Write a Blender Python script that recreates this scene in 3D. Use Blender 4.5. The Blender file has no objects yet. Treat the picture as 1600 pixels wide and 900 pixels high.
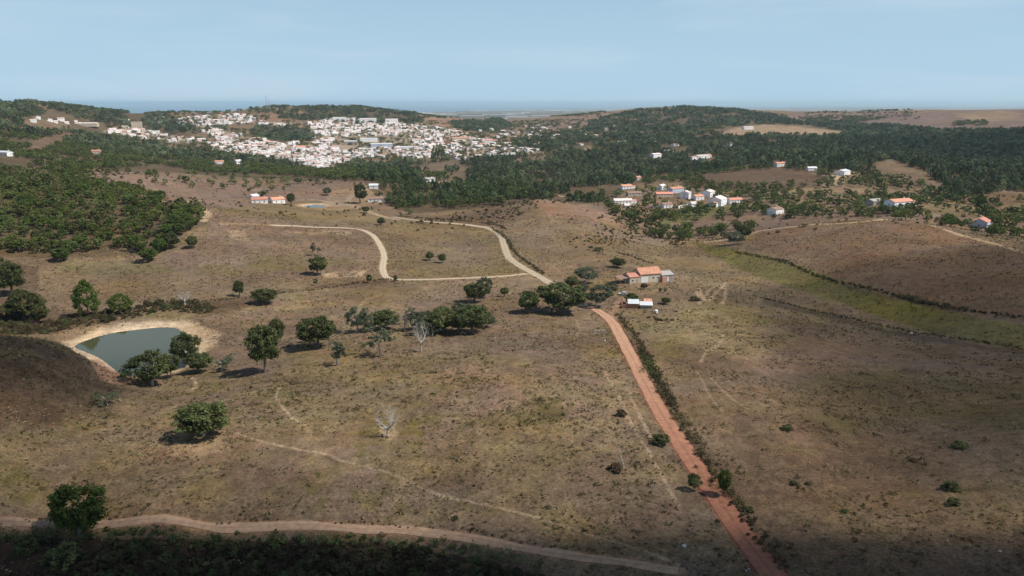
import bpy, math, random
import numpy as np
from math import radians, sin, cos, tan, pi, atan2, sqrt, log, exp

# ------------------------------------------------------------------ camera, sky, sun, exposure
scene = bpy.context.scene
COL = scene.collection
F = 1256.0; PITCH = radians(13.0); CAMZ = 80.0
SUN_EL = radians(53.0); SUN_AZ = radians(106.0)      # azimuth measured from the view direction towards the right
cam_d = bpy.data.cameras.new('camera'); cam = bpy.data.objects.new('camera', cam_d); COL.objects.link(cam)
cam.location = (0, 0, CAMZ); cam.rotation_euler = (radians(90) - PITCH, 0, 0)
cam_d.sensor_width = 36; cam_d.lens = 36 * F / 1600; cam_d.clip_start = 1; cam_d.clip_end = 600000
scene.camera = cam
world = bpy.data.worlds.new('World'); scene.world = world; world.use_nodes = True
wt = world.node_tree; wt.nodes.clear()
def wn(t): return wt.nodes.new(t)
wo = wn('ShaderNodeOutputWorld'); bg = wn('ShaderNodeBackground'); sky = wn('ShaderNodeTexSky')
sky.sky_type = 'NISHITA'; sky.sun_disc = False; sky.sun_elevation = SUN_EL; sky.sun_rotation = SUN_AZ
sky.air_density = 1.0; sky.dust_density = 0.3; sky.ozone_density = 2.5; sky.altitude = 200
bg.inputs['Strength'].default_value = 0.085
# thin high cirrus
tc = wn('ShaderNodeTexCoord'); mp = wn('ShaderNodeMapping'); mp.inputs['Scale'].default_value = (1.6, 1.6, 16)
mp.inputs['Rotation'].default_value = (0, radians(4), 0)
nz = wn('ShaderNodeTexNoise'); nz.inputs['Scale'].default_value = 1.7; nz.inputs['Detail'].default_value = 7; nz.inputs['Distortion'].default_value = 0.4
rp = wn('ShaderNodeValToRGB'); rp.color_ramp.elements[0].position = .47; rp.color_ramp.elements[1].position = .78
rp.color_ramp.elements[1].color = (.62, .62, .62, 1)
mx = wn('ShaderNodeMix'); mx.data_type = 'RGBA'; mx.inputs[7].default_value = (6.8, 8.4, 9.6, 1)
wt.links.new(tc.outputs['Generated'], mp.inputs['Vector']); wt.links.new(mp.outputs[0], nz.inputs['Vector'])
wt.links.new(nz.outputs[0], rp.inputs[0]); wt.links.new(rp.outputs[0], mx.inputs[0])
hs = wn('ShaderNodeHueSaturation'); hs.inputs['Saturation'].default_value = 1.0
wt.links.new(sky.outputs[0], hs.inputs['Color']); 
# pale summer haze low in the sky
sx = wn('ShaderNodeSeparateXYZ'); mrz = wn('ShaderNodeMapRange'); mrz.inputs[1].default_value = .02; mrz.inputs[2].default_value = .42; mrz.inputs[3].default_value = .9; mrz.inputs[4].default_value = 0
low = wn('ShaderNodeMix'); low.data_type = 'RGBA'; low.inputs[7].default_value = (5.2, 7.7, 9.9, 1)
wt.links.new(tc.outputs['Generated'], sx.inputs[0]); wt.links.new(sx.outputs[2], mrz.inputs[0]); wt.links.new(mrz.outputs[0], low.inputs[0])
wt.links.new(hs.outputs[0], low.inputs[6]); wt.links.new(low.outputs[2], mx.inputs[6])
wt.links.new(mx.outputs[2], bg.inputs['Color']); wt.links.new(bg.outputs[0], wo.inputs[0])
sun_d = bpy.data.lights.new('sun', 'SUN'); sun_d.energy = 5.0; sun_d.angle = radians(0.53); sun_d.color = (1, .95, .88)
sun = bpy.data.objects.new('sun', sun_d); COL.objects.link(sun)
SV = (sin(SUN_AZ) * cos(SUN_EL), cos(SUN_AZ) * cos(SUN_EL), sin(SUN_EL))
from mathutils import Vector
sun.rotation_euler = Vector(SV).to_track_quat('Z', 'Y').to_euler(); sun.location = (300, -100, 500)
vs = scene.view_settings; vs.view_transform = 'Standard'; vs.look = 'None'; vs.gamma = 1; vs.exposure = 0.0
scene.cycles.use_denoising = True
scene.cycles.max_bounces = 6; scene.cycles.diffuse_bounces = 2; scene.cycles.glossy_bounces = 2
scene.cycles.transparent_max_bounces = 8; scene.cycles.volume_bounces = 1
HAZE_D = 3.6e-5
random.seed(7); RNG = np.random.default_rng(7)

# ------------------------------------------------------------------ noise and view maths
def _hash(ix, iy, seed):
    h = (ix.astype(np.int64) * 374761393 + iy.astype(np.int64) * 668265263 + seed * 974711) & 0xffffffff
    h = ((h ^ (h >> 13)) * 1274126177) & 0xffffffff
    return ((h ^ (h >> 16)) & 0xffff) / 65535.0
def vnoise(x, y, seed=0):
    x = np.asarray(x, float); y = np.asarray(y, float)
    ix = np.floor(x); iy = np.floor(y); fx = x - ix; fy = y - iy
    fx = fx * fx * (3 - 2 * fx); fy = fy * fy * (3 - 2 * fy)
    a = _hash(ix, iy, seed); b = _hash(ix + 1, iy, seed); c = _hash(ix, iy + 1, seed); d = _hash(ix + 1, iy + 1, seed)
    return (a + (b - a) * fx + (c - a) * fy + (a - b - c + d) * fx * fy) * 2 - 1
def fbm(x, y, seed=0, o=4):
    s = 0; a = 1; t = 0
    for k in range(o):
        s = s + a * vnoise(x, y, seed + k * 17); t += a; a *= .5; x = x * 2.03 + 11.3; y = y * 2.03 + 5.1
    return s / t
def sstep(a, b, v):
    t = np.clip((v - a) / (b - a), 0, 1); return t * t * (3 - 2 * t)
CT, ST = cos(PITCH), sin(PITCH)
def ray(px, py):
    px = np.asarray(px, float); py = np.asarray(py, float)
    u = -(py - 450) / F
    return (px - 800) / F, CT + u * ST, -ST + u * CT
def project(x, y, z):
    zz = z - CAMZ
    f = y * CT - zz * ST; u = y * ST + zz * CT
    f = np.where(f > 1e-3, f, 1e-3)
    return 800 + F * x / f, 450 - F * u / f, f

# ------------------------------------------------------------------ terrain: measured heights and distances, smoothly interpolated
# (bearing px, bearing py, 'z', height)  or  (px, py, 'r', distance)  or  (px, None, r, z)
CP = [
 (-500,900,'z',2),(0,900,'z',-6),(300,900,'z',-6),(600,900,'z',-4),(850,900,'z',-1),(1200,900,'z',1),(1500,900,'z',3),(2000,900,'z',8),
 (0,1200,'z',-14),(800,1200,'z',-9),(1600,1200,'z',0),(800,2000,'z',-10),(0,2000,'z',-14),(1600,2000,'z',-5),
 (0,822,'z',0),(250,818,'z',-.5),(500,822,'z',0),(750,850,'z',0),(1000,882,'z',0),
 (0,740,'z',3.5),(0,690,'z',6),(0,640,'z',9),(0,590,'z',11),(0,540,'z',12),(60,540,'z',9.5),(60,600,'z',8),(60,700,'z',3),(110,562,'z',5),(140,585,'z',.5),
 (120,640,'z',2),(-300,640,'z',16),(-300,520,'z',10),(-300,470,'z',-5),(-300,760,'z',8),
 (0,500,'z',-9),(-60,480,'z',-8),(60,480,'z',-11),
 (150,700,'z',.5),(250,640,'z',-2),(200,620,'z',-3),(350,700,'z',1),(400,600,'z',-3),
 (340,530,'z',-8),(315,560,'z',-8),(350,600,'z',-5),(250,600,'z',-8),(70,522,'z',-8),(265,490,'z',-8),(330,500,'z',-9),
 (600,700,'z',1),(600,620,'z',0),(600,560,'z',-4),(700,500,'z',-8),(860,640,'z',2),(860,600,'z',1.5),(860,560,'z',-1),(800,520,'z',-5),(900,485,'z',-9),
 (400,750,'z',1),(800,780,'z',1),(1000,780,'z',1),(1000,700,'z',1),(1020,620,'z',-1),(1000,540,'z',-5),(500,520,'z',-8),(450,470,'z',-12),
 (1085,730,'z',.5),(1000,580,'z',-3),(950,490,'z',-10),(850,435,'z',-13),(790,390,'z',-15),(770,360,'z',-16),
 (1300,800,'z',2),(1500,800,'z',4),(1800,800,'z',9),(1300,700,'z',0),(1500,700,'z',1),(1800,700,'z',8),
 (1200,620,'z',-1),(1350,640,'z',-5),(1500,640,'z',-4),(1800,600,'z',4),(1150,560,'z',-4),(1200,520,'z',-8),(1350,560,'z',-9),(1500,580,'z',-8),
 (1600,540,'z',-12),(1400,490,'z',-15),(1250,440,'z',-18),(1100,390,'z',-21),(1800,540,'z',-10),(1050,420,'z',-16),
 (1200,480,'z',-12),(1100,450,'z',-13),(1010,440,'z',-12),(970,460,'z',-11.5),
 (1600,480,'z',-5),(1400,430,'z',-6),(1250,400,'z',-12),(1200,372,'z',-15),(1300,352,'z',-6),(1400,346,'z',0),(1450,350,'z',1),(1520,370,'z',2),(1600,393,'z',3),(1800,440,'z',4),
 (1400,None,700,-8),(1300,None,720,-13),(1520,None,660,-8),(1600,None,640,-8),(1800,None,640,-6),
 (1400,318,'z',-5),(1540,348,'z',-11),(1320,320,'z',-12),(1180,335,'z',-18),(1180,350,'z',-18),
 (1600,305,'r',1000),(1550,330,'z',-13),(1800,300,'r',1000),(1480,320,'z',-14),
 (1390,252,'r',1180),(1460,285,'r',1000),(1340,270,'r',1080),(1500,260,'r',1400),(1500,215,'r',2200),(1600,240,'r',1700),(1800,230,'r',1800),
 (1320,245,'r',1450),(1450,173,'r',3500),(1620,170,'r',3400),(1300,174,'r',3500),(1450,198,'r',2800),(1250,185,'r',3200),(1800,172,'r',3300),(1350,215,'r',2200),
 (1070,168,'r',3200),(1000,180,'r',3000),(1150,175,'r',3200),(1070,200,'r',2500),(950,190,'r',2800),(1200,205,'r',2150),
 (600,252,'r',1700),(600,200,'r',2500),(600,225,'r',2050),(450,255,'r',1600),(500,262,'r',1560),(700,245,'r',1750),(800,235,'r',1800),(400,225,'r',2000),(700,210,'r',2300),
 (540,168,'r',3000),(640,178,'r',2950),(480,168,'r',3000),(700,190,'r',2900),(760,192,'r',3200),(530,187,'r',2700),
 (130,200,'r',2300),(200,225,'r',1900),(0,168,'r',2000),(100,170,'r',2500),(170,174,'r',2700),(280,173,'r',3000),(350,182,'r',3100),(420,167,'r',2850),(300,205,'r',2400),
 (-300,170,'r',2000),(220,180,'r',2900),(420,200,'r',2450),(440,220,'r',2050),
 (0,250,'r',1100),(100,250,'r',1200),(200,250,'r',1350),(60,218,'r',1450),(-300,250,'r',1000),(130,225,'r',1600),
 (150,268,'r',1000),(250,282,'r',850),(60,272,'r',900),(0,278,'r',860),
 (0,290,'r',700),(100,288,'r',700),(200,308,'r',640),(300,328,'r',590),(-300,290,'r',680),(0,400,'z',-4),(200,400,'z',-8),(100,425,'z',-10),(-300,400,'z',-4),(100,340,'z',8),(250,360,'z',2),
 (100,460,'z',-11.5),(300,445,'z',-12),(400,400,'z',-8),(350,365,'z',-1),(500,440,'z',-13),(550,380,'z',-11),(500,350,'z',-7),(430,335,'z',-5),(560,350,'z',-11),
 (495,322,'z',-14),(420,315,'z',-11),(350,310,'z',-9),(280,305,'z',-6),(580,315,'z',-14),(640,335,'z',-15),(540,300,'z',-11),(560,284,'r',900),(450,290,'z',-12),(350,285,'r',950),
 (620,345,'z',-13),(700,352,'z',-15),(740,325,'z',-13),(790,318,'z',-10),
 (850,314,'r',720),(920,326,'r',690),(960,341,'r',655),(900,380,'z',-13),(850,400,'z',-13),(850,350,'z',-9),(970,400,'z',-13),
 (960,312,'r',830),(1060,308,'r',870),(1080,340,'z',-22),(1000,362,'z',-21),(900,None,820,-20),(1130,320,'r',820),
 (700,290,'r',950),(700,262,'r',1350),(850,290,'r',1050),(850,257,'r',1450),(950,265,'r',1350),(600,300,'r',860),(450,265,'r',1300),(350,272,'r',1150),(570,270,'r',1250),
 (1100,265,'r',1200),(1250,262,'r',1120),(1200,287,'r',960),(1300,300,'r',900),(1000,230,'r',1700),(1200,240,'r',1500),(850,215,'r',2250),(900,192,'r',2900),(900,180,'r',3300),(800,197,'r',2900),
]
for p in (-500, 0, 200, 400, 600, 800, 1000, 1200, 1400, 1600, 2000):
    CP.append((p, None, 4600, -10 if p < 700 or p > 950 else -40)); CP.append((p, None, 7000, -85)); CP.append((p, None, 30, -12 if p < 800 else -6))
def cp_xyz(c):
    px, py, k, v = c
    if py is None:
        dx, dy, dz = ray(px, 300.); h = sqrt(dx * dx + dy * dy); return atan2(dx, dy), log(k), v
    dx, dy, dz = ray(px, py); h = sqrt(dx * dx + dy * dy); t = -dz / h
    r = (CAMZ - v) / t if k == 'z' else v
    return atan2(dx, dy), log(r), CAMZ - r * t
P = np.array([cp_xyz(c) for c in CP])
A0 = P[:, 0] * 1.6; B0 = P[:, 1]
wgt = np.exp(-(B0 - 6) * 1.0)                               # heights are scaled with distance before fitting
def tps(d2): return np.where(d2 > 1e-12, d2 * np.log(np.maximum(d2, 1e-12)), 0)
n = len(P)
K = tps((A0[:, None] - A0) ** 2 + (B0[:, None] - B0) ** 2) + np.eye(n) * 2e-3
Q = np.column_stack([np.ones(n), A0, B0])
M = np.zeros((n + 3, n + 3)); M[:n, :n] = K; M[:n, n:] = Q; M[n:, :n] = Q.T
sc_of = lambda b: np.exp(np.clip(b - 5.7, 0, None) * .8)
SOL = np.linalg.solve(M, np.concatenate([P[:, 2] / sc_of(B0), np.zeros(3)]))
def rbf(a, b):
    shp = a.shape; a = a.ravel(); b = b.ravel(); out = np.empty(a.size)
    for s in range(0, a.size, 20000):
        aa = a[s:s + 20000] * 1.6; bb = b[s:s + 20000]
        k = tps((aa[:, None] - A0) ** 2 + (bb[:, None] - B0) ** 2)
        out[s:s + 20000] = (k @ SOL[:n] + SOL[n] + SOL[n + 1] * aa + SOL[n + 2] * bb) * sc_of(bb)
    return out.reshape(shp)
D2R = pi / 180
PHI = np.concatenate([np.arange(-180, -40, 4.), np.arange(-40, 40.001, .095), np.arange(44, 180.1, 4.)]) * D2R
PHI[-1] = pi; PHI[0] = -pi
LR = np.concatenate([np.linspace(log(4), log(95), 24)[:-1], np.linspace(log(95), log(900), 760)[:-1], np.linspace(log(900), log(5200), 300)[:-1],
                     np.linspace(log(5200), log(160000), 90)])
PHG, LRG = np.meshgrid(PHI, LR)
RG = np.exp(LRG); XG = np.sin(PHG) * RG; YG = np.cos(PHG) * RG
ca = np.linspace(-.82, .82, 200); cb = np.linspace(log(25), log(7000), 300)
CA, CB = np.meshgrid(ca, cb); CZ = rbf(CA, CB)
def bil(tab, xs, ys, x, y):
    i = np.clip(np.interp(x, xs, np.arange(len(xs))), 0, len(xs) - 1.0001); j = np.clip(np.interp(y, ys, np.arange(len(ys))), 0, len(ys) - 1.0001)
    i0 = i.astype(int); j0 = j.astype(int); fi = i - i0; fj = j - j0
    return (tab[j0, i0] * (1 - fi) + tab[j0, i0 + 1] * fi) * (1 - fj) + (tab[j0 + 1, i0] * (1 - fi) + tab[j0 + 1, i0 + 1] * fi) * fj
ZG = bil(CZ, ca, cb, np.clip(PHG, -.82, .82), np.clip(LRG, log(25), log(7000)))
side = sstep(.75, 1.4, np.abs(PHG)); ZG = ZG * (1 - side) + side * (-5 + 14 * fbm(XG / 180, YG / 180, 91, 3)) * sstep(30, 200, RG)
far = sstep(4600, 8000, RG); coast_r = np.interp(PHG, [-.7, -.35, -.22, 0, .3, .7], [7500, 8200, 11000, 22000, 36000, 60000])
plain = -100 - 40 * sstep(8000, 30000, RG) + 3 * fbm(XG / 2500, YG / 2500, 5, 3)
plain = plain - sstep(0, .25, (RG - coast_r) / coast_r) * 90
ZG = ZG * (1 - far) + plain * far
ZG = np.where(RG < 4600, ZG, np.minimum(ZG, np.maximum(plain + 0, 80 - RG * .0105)))
ZG += .35 * fbm(XG / 16, YG / 16, 3, 3) * sstep(60, 200, RG) * (RG < 5000)
ZG += 1.3 * fbm(XG / 60, YG / 60, 8, 3) * sstep(350, 700, RG) * (1 - far)
ZG += 5.0 * fbm(XG / 260, YG / 260, 9, 3) * sstep(1300, 2400, RG) * (1 - far)

def poly_sd(x, y, poly):
    """signed distance, negative inside"""
    poly = np.asarray(poly, float); d = np.full(x.shape, 1e18); ins = np.zeros(x.shape, bool)
    for k in range(len(poly)):
        x1, y1 = poly[k]; x2, y2 = poly[(k + 1) % len(poly)]
        ex, ey = x2 - x1, y2 - y1; t = np.clip(((x - x1) * ex + (y - y1) * ey) / (ex * ex + ey * ey + 1e-12), 0, 1)
        d = np.minimum(d, (x - x1 - t * ex) ** 2 + (y - y1 - t * ey) ** 2)
        c = (y1 > y) != (y2 > y)
        with np.errstate(divide='ignore', invalid='ignore'): ins ^= c & (x < ex * (y - y1) / (ey if ey != 0 else 1e-9) + x1)
    return np.sqrt(d) * np.where(ins, -1, 1)
def on_plane(pts, z):
    out = []
    for px, py in pts:
        dx, dy, dz = ray(px, py); t = (z - CAMZ) / dz; out.append((dx * t, dy * t))
    return np.array(out)
def smooth_closed(p, n_=2):
    for _ in range(n_):
        q = np.roll(p, -1, 0); p = np.stack([p * .75 + q * .25, p * .25 + q * .75], 1).reshape(-1, 2)
    return p
POND_Z = -10.0
POND = smooth_closed(on_plane([(112,541),(140,530),(170,521),(200,517),(240,512),(272,511),(288,520),(302,536),(302,560),(270,580),(225,590),(192,588),(174,573),(152,557),(130,549)], POND_Z))
POND2_Z = -14.2
POND2 = smooth_closed(on_plane([(474,322),(484,320.5),(500,320),(509,321.5),(508,323.5),(495,324.6),(480,324.2)], POND2_Z))
def bbox_sel(x, y, p, m):
    return (x > p[:, 0].min() - m) & (x < p[:, 0].max() + m) & (y > p[:, 1].min() - m) & (y < p[:, 1].max() + m)
PSD = np.full(XG.shape, 999.)
for poly, pz, wd in ((POND, POND_Z, 15.), (POND2, POND2_Z, 14.)):
    s = bbox_sel(XG, YG, poly, 30); sd = poly_sd(XG[s], YG[s], poly); PSD[s] = np.minimum(PSD[s], sd); z = ZG[s]
    # outside: low bank rising gently to the ground around
    bank = pz + .12 + .13 * np.clip(sd, 0, 20); w = sstep(wd * .45, wd, sd)
    zo = bank * (1 - w) + z * w
    ZG[s] = np.where(sd < 0, pz - .25 - np.minimum(1.8, -sd * .25), np.where(sd < wd, zo, z))

def hgt(x, y):
    return bil(ZG, PHI, LR, np.arctan2(x, y), np.log(np.maximum(np.hypot(x, y), 4)))
def hit(px, py, rmin=70., rmax=9000.):
    """where the line of sight through (px, py) meets the ground"""
    px = np.atleast_1d(np.asarray(px, float)); py = np.atleast_1d(np.asarray(py, float))
    dx, dy, dz = ray(px, py); h = np.hypot(dx, dy); phi = np.arctan2(dx, dy); t = dz / h
    rs = np.exp(np.linspace(log(rmin), log(rmax), 1600)); res = np.full(px.shape, rmax)
    out = np.empty((len(px), 3))
    for i in range(len(px)):
        zt = bil(ZG, PHI, LR, np.full(rs.shape, phi[i]), np.log(rs)); dif = CAMZ + rs * t[i] - zt
        k = np.argmax(dif <= 0)
        if dif[k] > 0: k = len(rs) - 1
        r = rs[k] if k == 0 else rs[k - 1] + (rs[k] - rs[k - 1]) * dif[k - 1] / max(dif[k - 1] - dif[k], 1e-9)
        out[i] = (sin(phi[i]) * r, cos(phi[i]) * r, 0)
    out[:, 2] = hgt(out[:, 0], out[:, 1])
    return out
def line3(pts, step=3.0, rmin=70.):
    """a smooth path on the ground through the given bearings"""
    q = hit([p[0] for p in pts], [p[1] for p in pts], rmin)[:, :2]
    p = np.vstack([2 * q[0] - q[1], q, 2 * q[-1] - q[-2]]); out = []
    for i in range(1, len(p) - 2):
        m = max(2, int(np.linalg.norm(p[i + 1] - p[i]) / step))
        for t in np.linspace(0, 1, m, endpoint=False):
            out.append(.5 * ((2 * p[i]) + (-p[i - 1] + p[i + 1]) * t + (2 * p[i - 1] - 5 * p[i] + 4 * p[i + 1] - p[i + 2]) * t ** 2 + (-p[i - 1] + 3 * p[i] - 3 * p[i + 1] + p[i + 2]) * t ** 3))
    out.append(p[-2]); return np.array(out)
def line_dist(x, y, L, m):
    d = np.full(x.shape, 1e9)
    for i in range(0, len(L) - 1, 12):
        seg = L[i:i + 13]; s = bbox_sel(x, y, seg, m)
        if not s.any(): continue
        xs, ys = x[s], y[s]; dd = np.full(xs.shape, 1e18)
        for a, b in zip(seg[:-1], seg[1:]):
            e = b - a; t = np.clip(((xs - a[0]) * e[0] + (ys - a[1]) * e[1]) / (e @ e + 1e-9), 0, 1)
            dd = np.minimum(dd, (xs - a[0] - t * e[0]) ** 2 + (ys - a[1] - t * e[1]) ** 2)
        d[s] = np.minimum(d[s], np.sqrt(dd))
    return d

# ------------------------------------------------------------------ materials
def mat(name, col, rough=.85, var=.25, scale=1.0, tint=None, bump=0., metal=0., spec=.3, transl=0., rnd=0., detail=5):
    m = bpy.data.materials.new(name); m.use_nodes = True; t = m.node_tree; N = t.nodes; Lk = t.links.new
    b = N['Principled BSDF']; b.inputs['Roughness'].default_value = rough; b.inputs['Metallic'].default_value = metal
    b.inputs['Specular IOR Level'].default_value = spec
    g = N.new('ShaderNodeNewGeometry'); nz = N.new('ShaderNodeTexNoise'); nz.inputs['Scale'].default_value = scale; nz.inputs['Detail'].default_value = detail
    nz.inputs['Roughness'].default_value = .62
    Lk(g.outputs['Position'], nz.inputs['Vector'])
    r = N.new('ShaderNodeValToRGB'); r.color_ramp.elements[0].position = .32; r.color_ramp.elements[1].position = .68
    t2 = tint or col
    r.color_ramp.elements[0].color = tuple(c * (1 - var) for c in col) + (1,); r.color_ramp.elements[1].color = tuple(min(1, c * (1 + var)) for c in t2) + (1,)
    Lk(nz.outputs[0], r.inputs[0]); last = r.outputs[0]
    if rnd:
        oi = N.new('ShaderNodeObjectInfo'); h = N.new('ShaderNodeHueSaturation')
        mr = N.new('ShaderNodeMapRange'); mr.inputs[3].default_value = 1 - rnd; mr.inputs[4].default_value = 1 + rnd
        Lk(oi.outputs['Random'], mr.inputs[0]); Lk(mr.outputs[0], h.inputs['Value'])
        m2 = N.new('ShaderNodeMath'); m2.operation = 'MULTIPLY'; m2.inputs[1].default_value = 7.31; m3 = N.new('ShaderNodeMath'); m3.operation = 'FRACT'
        m4 = N.new('ShaderNodeMapRange'); m4.inputs[3].default_value = .5 - rnd * .07; m4.inputs[4].default_value = .5 + rnd * .05
        Lk(oi.outputs['Random'], m2.inputs[0]); Lk(m2.outputs[0], m3.inputs[0]); Lk(m3.outputs[0], m4.inputs[0]); Lk(m4.outputs[0], h.inputs['Hue'])
        Lk(last, h.inputs['Color']); last = h.outputs[0]
    Lk(last, b.inputs['Base Color'])
    if bump:
        bp = N.new('ShaderNodeBump'); bp.inputs['Strength'].default_value = bump; bp.inputs['Distance'].default_value = .1
        Lk(nz.outputs[0], bp.inputs['Height']); Lk(bp.outputs[0], b.inputs['Normal'])
    if transl:
        tr = N.new('ShaderNodeBsdfTranslucent'); ms = N.new('ShaderNodeMixShader'); ms.inputs[0].default_value = transl
        Lk(last, tr.inputs[0]); Lk(b.outputs[0], ms.inputs[1]); Lk(tr.outputs[0], ms.inputs[2]); Lk(ms.outputs[0], N['Material Output'].inputs[0])
    return m
MT = dict(
 oak=mat('oak_leaves', (.058,.076,.022), .8, .5, .5, (.10,.115,.042), spec=.15, transl=.15, rnd=.25),
 midoak=mat('wood_edge_leaves', (.075,.100,.028), .8, .5, .3, (.115,.14,.042), spec=.12, transl=.12, rnd=.45),
 olive=mat('greygreen_leaves', (.10,.12,.07), .8, .4, .5, spec=.15, transl=.15, rnd=.2),
 bright=mat('bright_leaves', (.065,.105,.022), .8, .45, .5, (.10,.135,.03), spec=.15, transl=.18, rnd=.2),
 pine=mat('pine_needles', (.075,.115,.042), .85, .5, .25, (.10,.135,.05), spec=.12, transl=.1, rnd=.35),
 farpine=mat('woodland_leaves', (.078,.112,.052), .9, .4, .02, (.125,.15,.075), spec=.08, rnd=.6),
 plum=mat('plum_leaves', (.02,.010,.016), .7, .3, 1, spec=.2, transl=.05),
 shrub=mat('shrub_leaves', (.060,.062,.030), .9, .5, .4, (.10,.085,.04), spec=.1, transl=.1, rnd=.35),
 shrubbrown=mat('shrub_brown', (.075,.052,.034), .9, .5, .4, (.10,.08,.04), spec=.1, transl=.1, rnd=.35),
 tuft=mat('tuft_blades', (.095,.078,.040), .9, .4, .2, (.17,.145,.065), spec=.05, rnd=.45),
 straw=mat('straw_blades', (.26,.20,.12), .9, .35, .2, spec=.05, rnd=.3),
 bark=mat('bark', (.16,.13,.11), .9, .35, 2, bump=.5),
 greybark=mat('lichen_bark', (.42,.39,.34), .9, .3, 2, bump=.4),
 deadwood=mat('bleached_wood', (.44,.40,.34), .85, .25, 3, bump=.3),
 white=mat('whitewash', (.87,.86,.84), .75, .05, .35),
 cream=mat('cream_render', (.55,.47,.36), .85, .12, .5),
 tanwall=mat('tan_render', (.56,.48,.38), .9, .18, .6),
 brick=mat('brickwork', (.38,.20,.13), .9, .25, 2),
 conc=mat('grey_render', (.36,.32,.28), .9, .15, .7),
 bluewall=mat('blue_render', (.50,.56,.66), .8, .08, .5),
 roof=mat('terracotta_tiles', (.56,.24,.155), .85, .2, .8, (.60,.30,.20), rnd=.15),
 paleroof=mat('weathered_tiles', (.74,.64,.58), .85, .2, .5, rnd=.2),
 pinkroof=mat('rosy_tiles', (.55,.34,.27), .85, .15, .5, rnd=.2),
 brownroof=mat('old_brown_tiles', (.30,.19,.14), .9, .2, .6),
 greyroof=mat('fibre_cement_sheet', (.40,.37,.34), .85, .15, .8),
 sheet=mat('pale_metal_sheet', (.68,.71,.70), .45, .1, .8, metal=0.1),
 glass=mat('dark_glass', (.03,.035,.04), .15, .1, 1, spec=.6),
 door=mat('garage_paint', (.78,.77,.74), .5, .05, 1),
 wood=mat('weathered_wood', (.40,.34,.27), .85, .25, 3),
 carpaint=mat('car_paint', (.80,.81,.82), .25, .02, 1, spec=.6),
 tyre=mat('tyre_rubber', (.02,.02,.02), .8, .1, 3), inside_dark=mat('dark_inside', (.03,.03,.032), .5, .1, 3),
 steel=mat('steel', (.45,.46,.47), .4, .1, 3, metal=.7), rock=mat('pale_stone', (.5,.46,.4), .9, .2, 2, bump=.4),
 lamp=mat('lamp_lens', (.8,.8,.75), .2, .05, 3),
)

# ------------------------------------------------------------------ mesh helpers
def link(o): COL.objects.link(o); return o
def mesh_np(name, v, f, mats, midx=None, smooth=False):
    me = bpy.data.meshes.new(name); v = np.asarray(v, np.float32)
    if isinstance(f, np.ndarray):
        k = f.shape[1]; me.vertices.add(len(v)); me.vertices.foreach_set('co', v.ravel())
        me.loops.add(f.size); me.loops.foreach_set('vertex_index', f.ravel().astype(np.int32))
        me.polygons.add(len(f)); me.polygons.foreach_set('loop_start', np.arange(0, f.size, k, dtype=np.int32))
        try: me.polygons.foreach_set('loop_total', np.full(len(f), k, np.int32))
        except Exception: pass
        me.update(calc_edges=True); me.validate()
    else: me.from_pydata([tuple(x) for x in v], [], f); me.update()
    for m in (mats if isinstance(mats, (list, tuple)) else [mats]): me.materials.append(m)
    if midx is not None: me.polygons.foreach_set('material_index', np.asarray(midx, np.int32))
    if smooth: me.polygons.foreach_set('use_smooth', np.ones(len(me.polygons), bool))
    return me
class MB:
    def __init__(s): s.v = []; s.f = []; s.m = []
    def add(s, vs, fs, m=0):
        o = len(s.v); s.v += [tuple(p) for p in vs]; s.f += [tuple(i + o for i in f) for f in fs]; s.m += [m] * len(fs); return s
    def box(s, x0, x1, y0, y1, z0, z1, m=0):
        return s.add([(x, y, z) for z in (z0, z1) for y in (y0, y1) for x in (x0, x1)],
                     [(0,2,3,1),(4,5,7,6),(0,1,5,4),(2,6,7,3),(0,4,6,2),(1,3,7,5)], m)
    def tube(s, path, radii, n=6, m=0):
        rings = []; o = len(s.v); path = [np.asarray(p, float) for p in path]
        for i, p in enumerate(path):
            d = path[min(i + 1, len(path) - 1)] - path[max(i - 1, 0)]; d = d / (np.linalg.norm(d) + 1e-9)
            a = np.cross(d, (0, 0, 1.) if abs(d[2]) < .9 else (1., 0, 0)); a /= np.linalg.norm(a); b = np.cross(d, a)
            for k in range(n):
                t = 2 * pi * k / n; s.v.append(tuple(p + radii[i] * (a * cos(t) + b * sin(t))))
        for i in range(len(path) - 1):
            for k in range(n):
                s.f.append((o + i * n + k, o + i * n + (k + 1) % n, o + (i + 1) * n + (k + 1) % n, o + (i + 1) * n + k)); s.m.append(m)
        s.f.append(tuple(o + k for k in range(n))); s.m.append(m)
        s.f.append(tuple(o + (len(path) - 1) * n + k for k in reversed(range(n)))); s.m.append(m); return s
    def mesh(s, name, mats): return mesh_np(name, s.v, s.f, mats, s.m)
    def obj(s, name, mats, parent=None):
        o = link(bpy.data.objects.new(name, s.mesh(name, mats)))
        if parent: o.parent = parent
        return o
def tag(o, label=None, cat=None, group=None, kind=None):
    if label: o['label'] = label
    if cat: o['category'] = cat
    if group: o['group'] = group
    if kind: o['kind'] = kind
    return o
def empty(name, loc, rz=0, s=1.0):
    o = link(bpy.data.objects.new(name, None)); o.location = loc; o.rotation_euler = (0, 0, rz); o.scale = (s, s, s) if not hasattr(s, '__len__') else s
    o.empty_display_size = .5; return o

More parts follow.
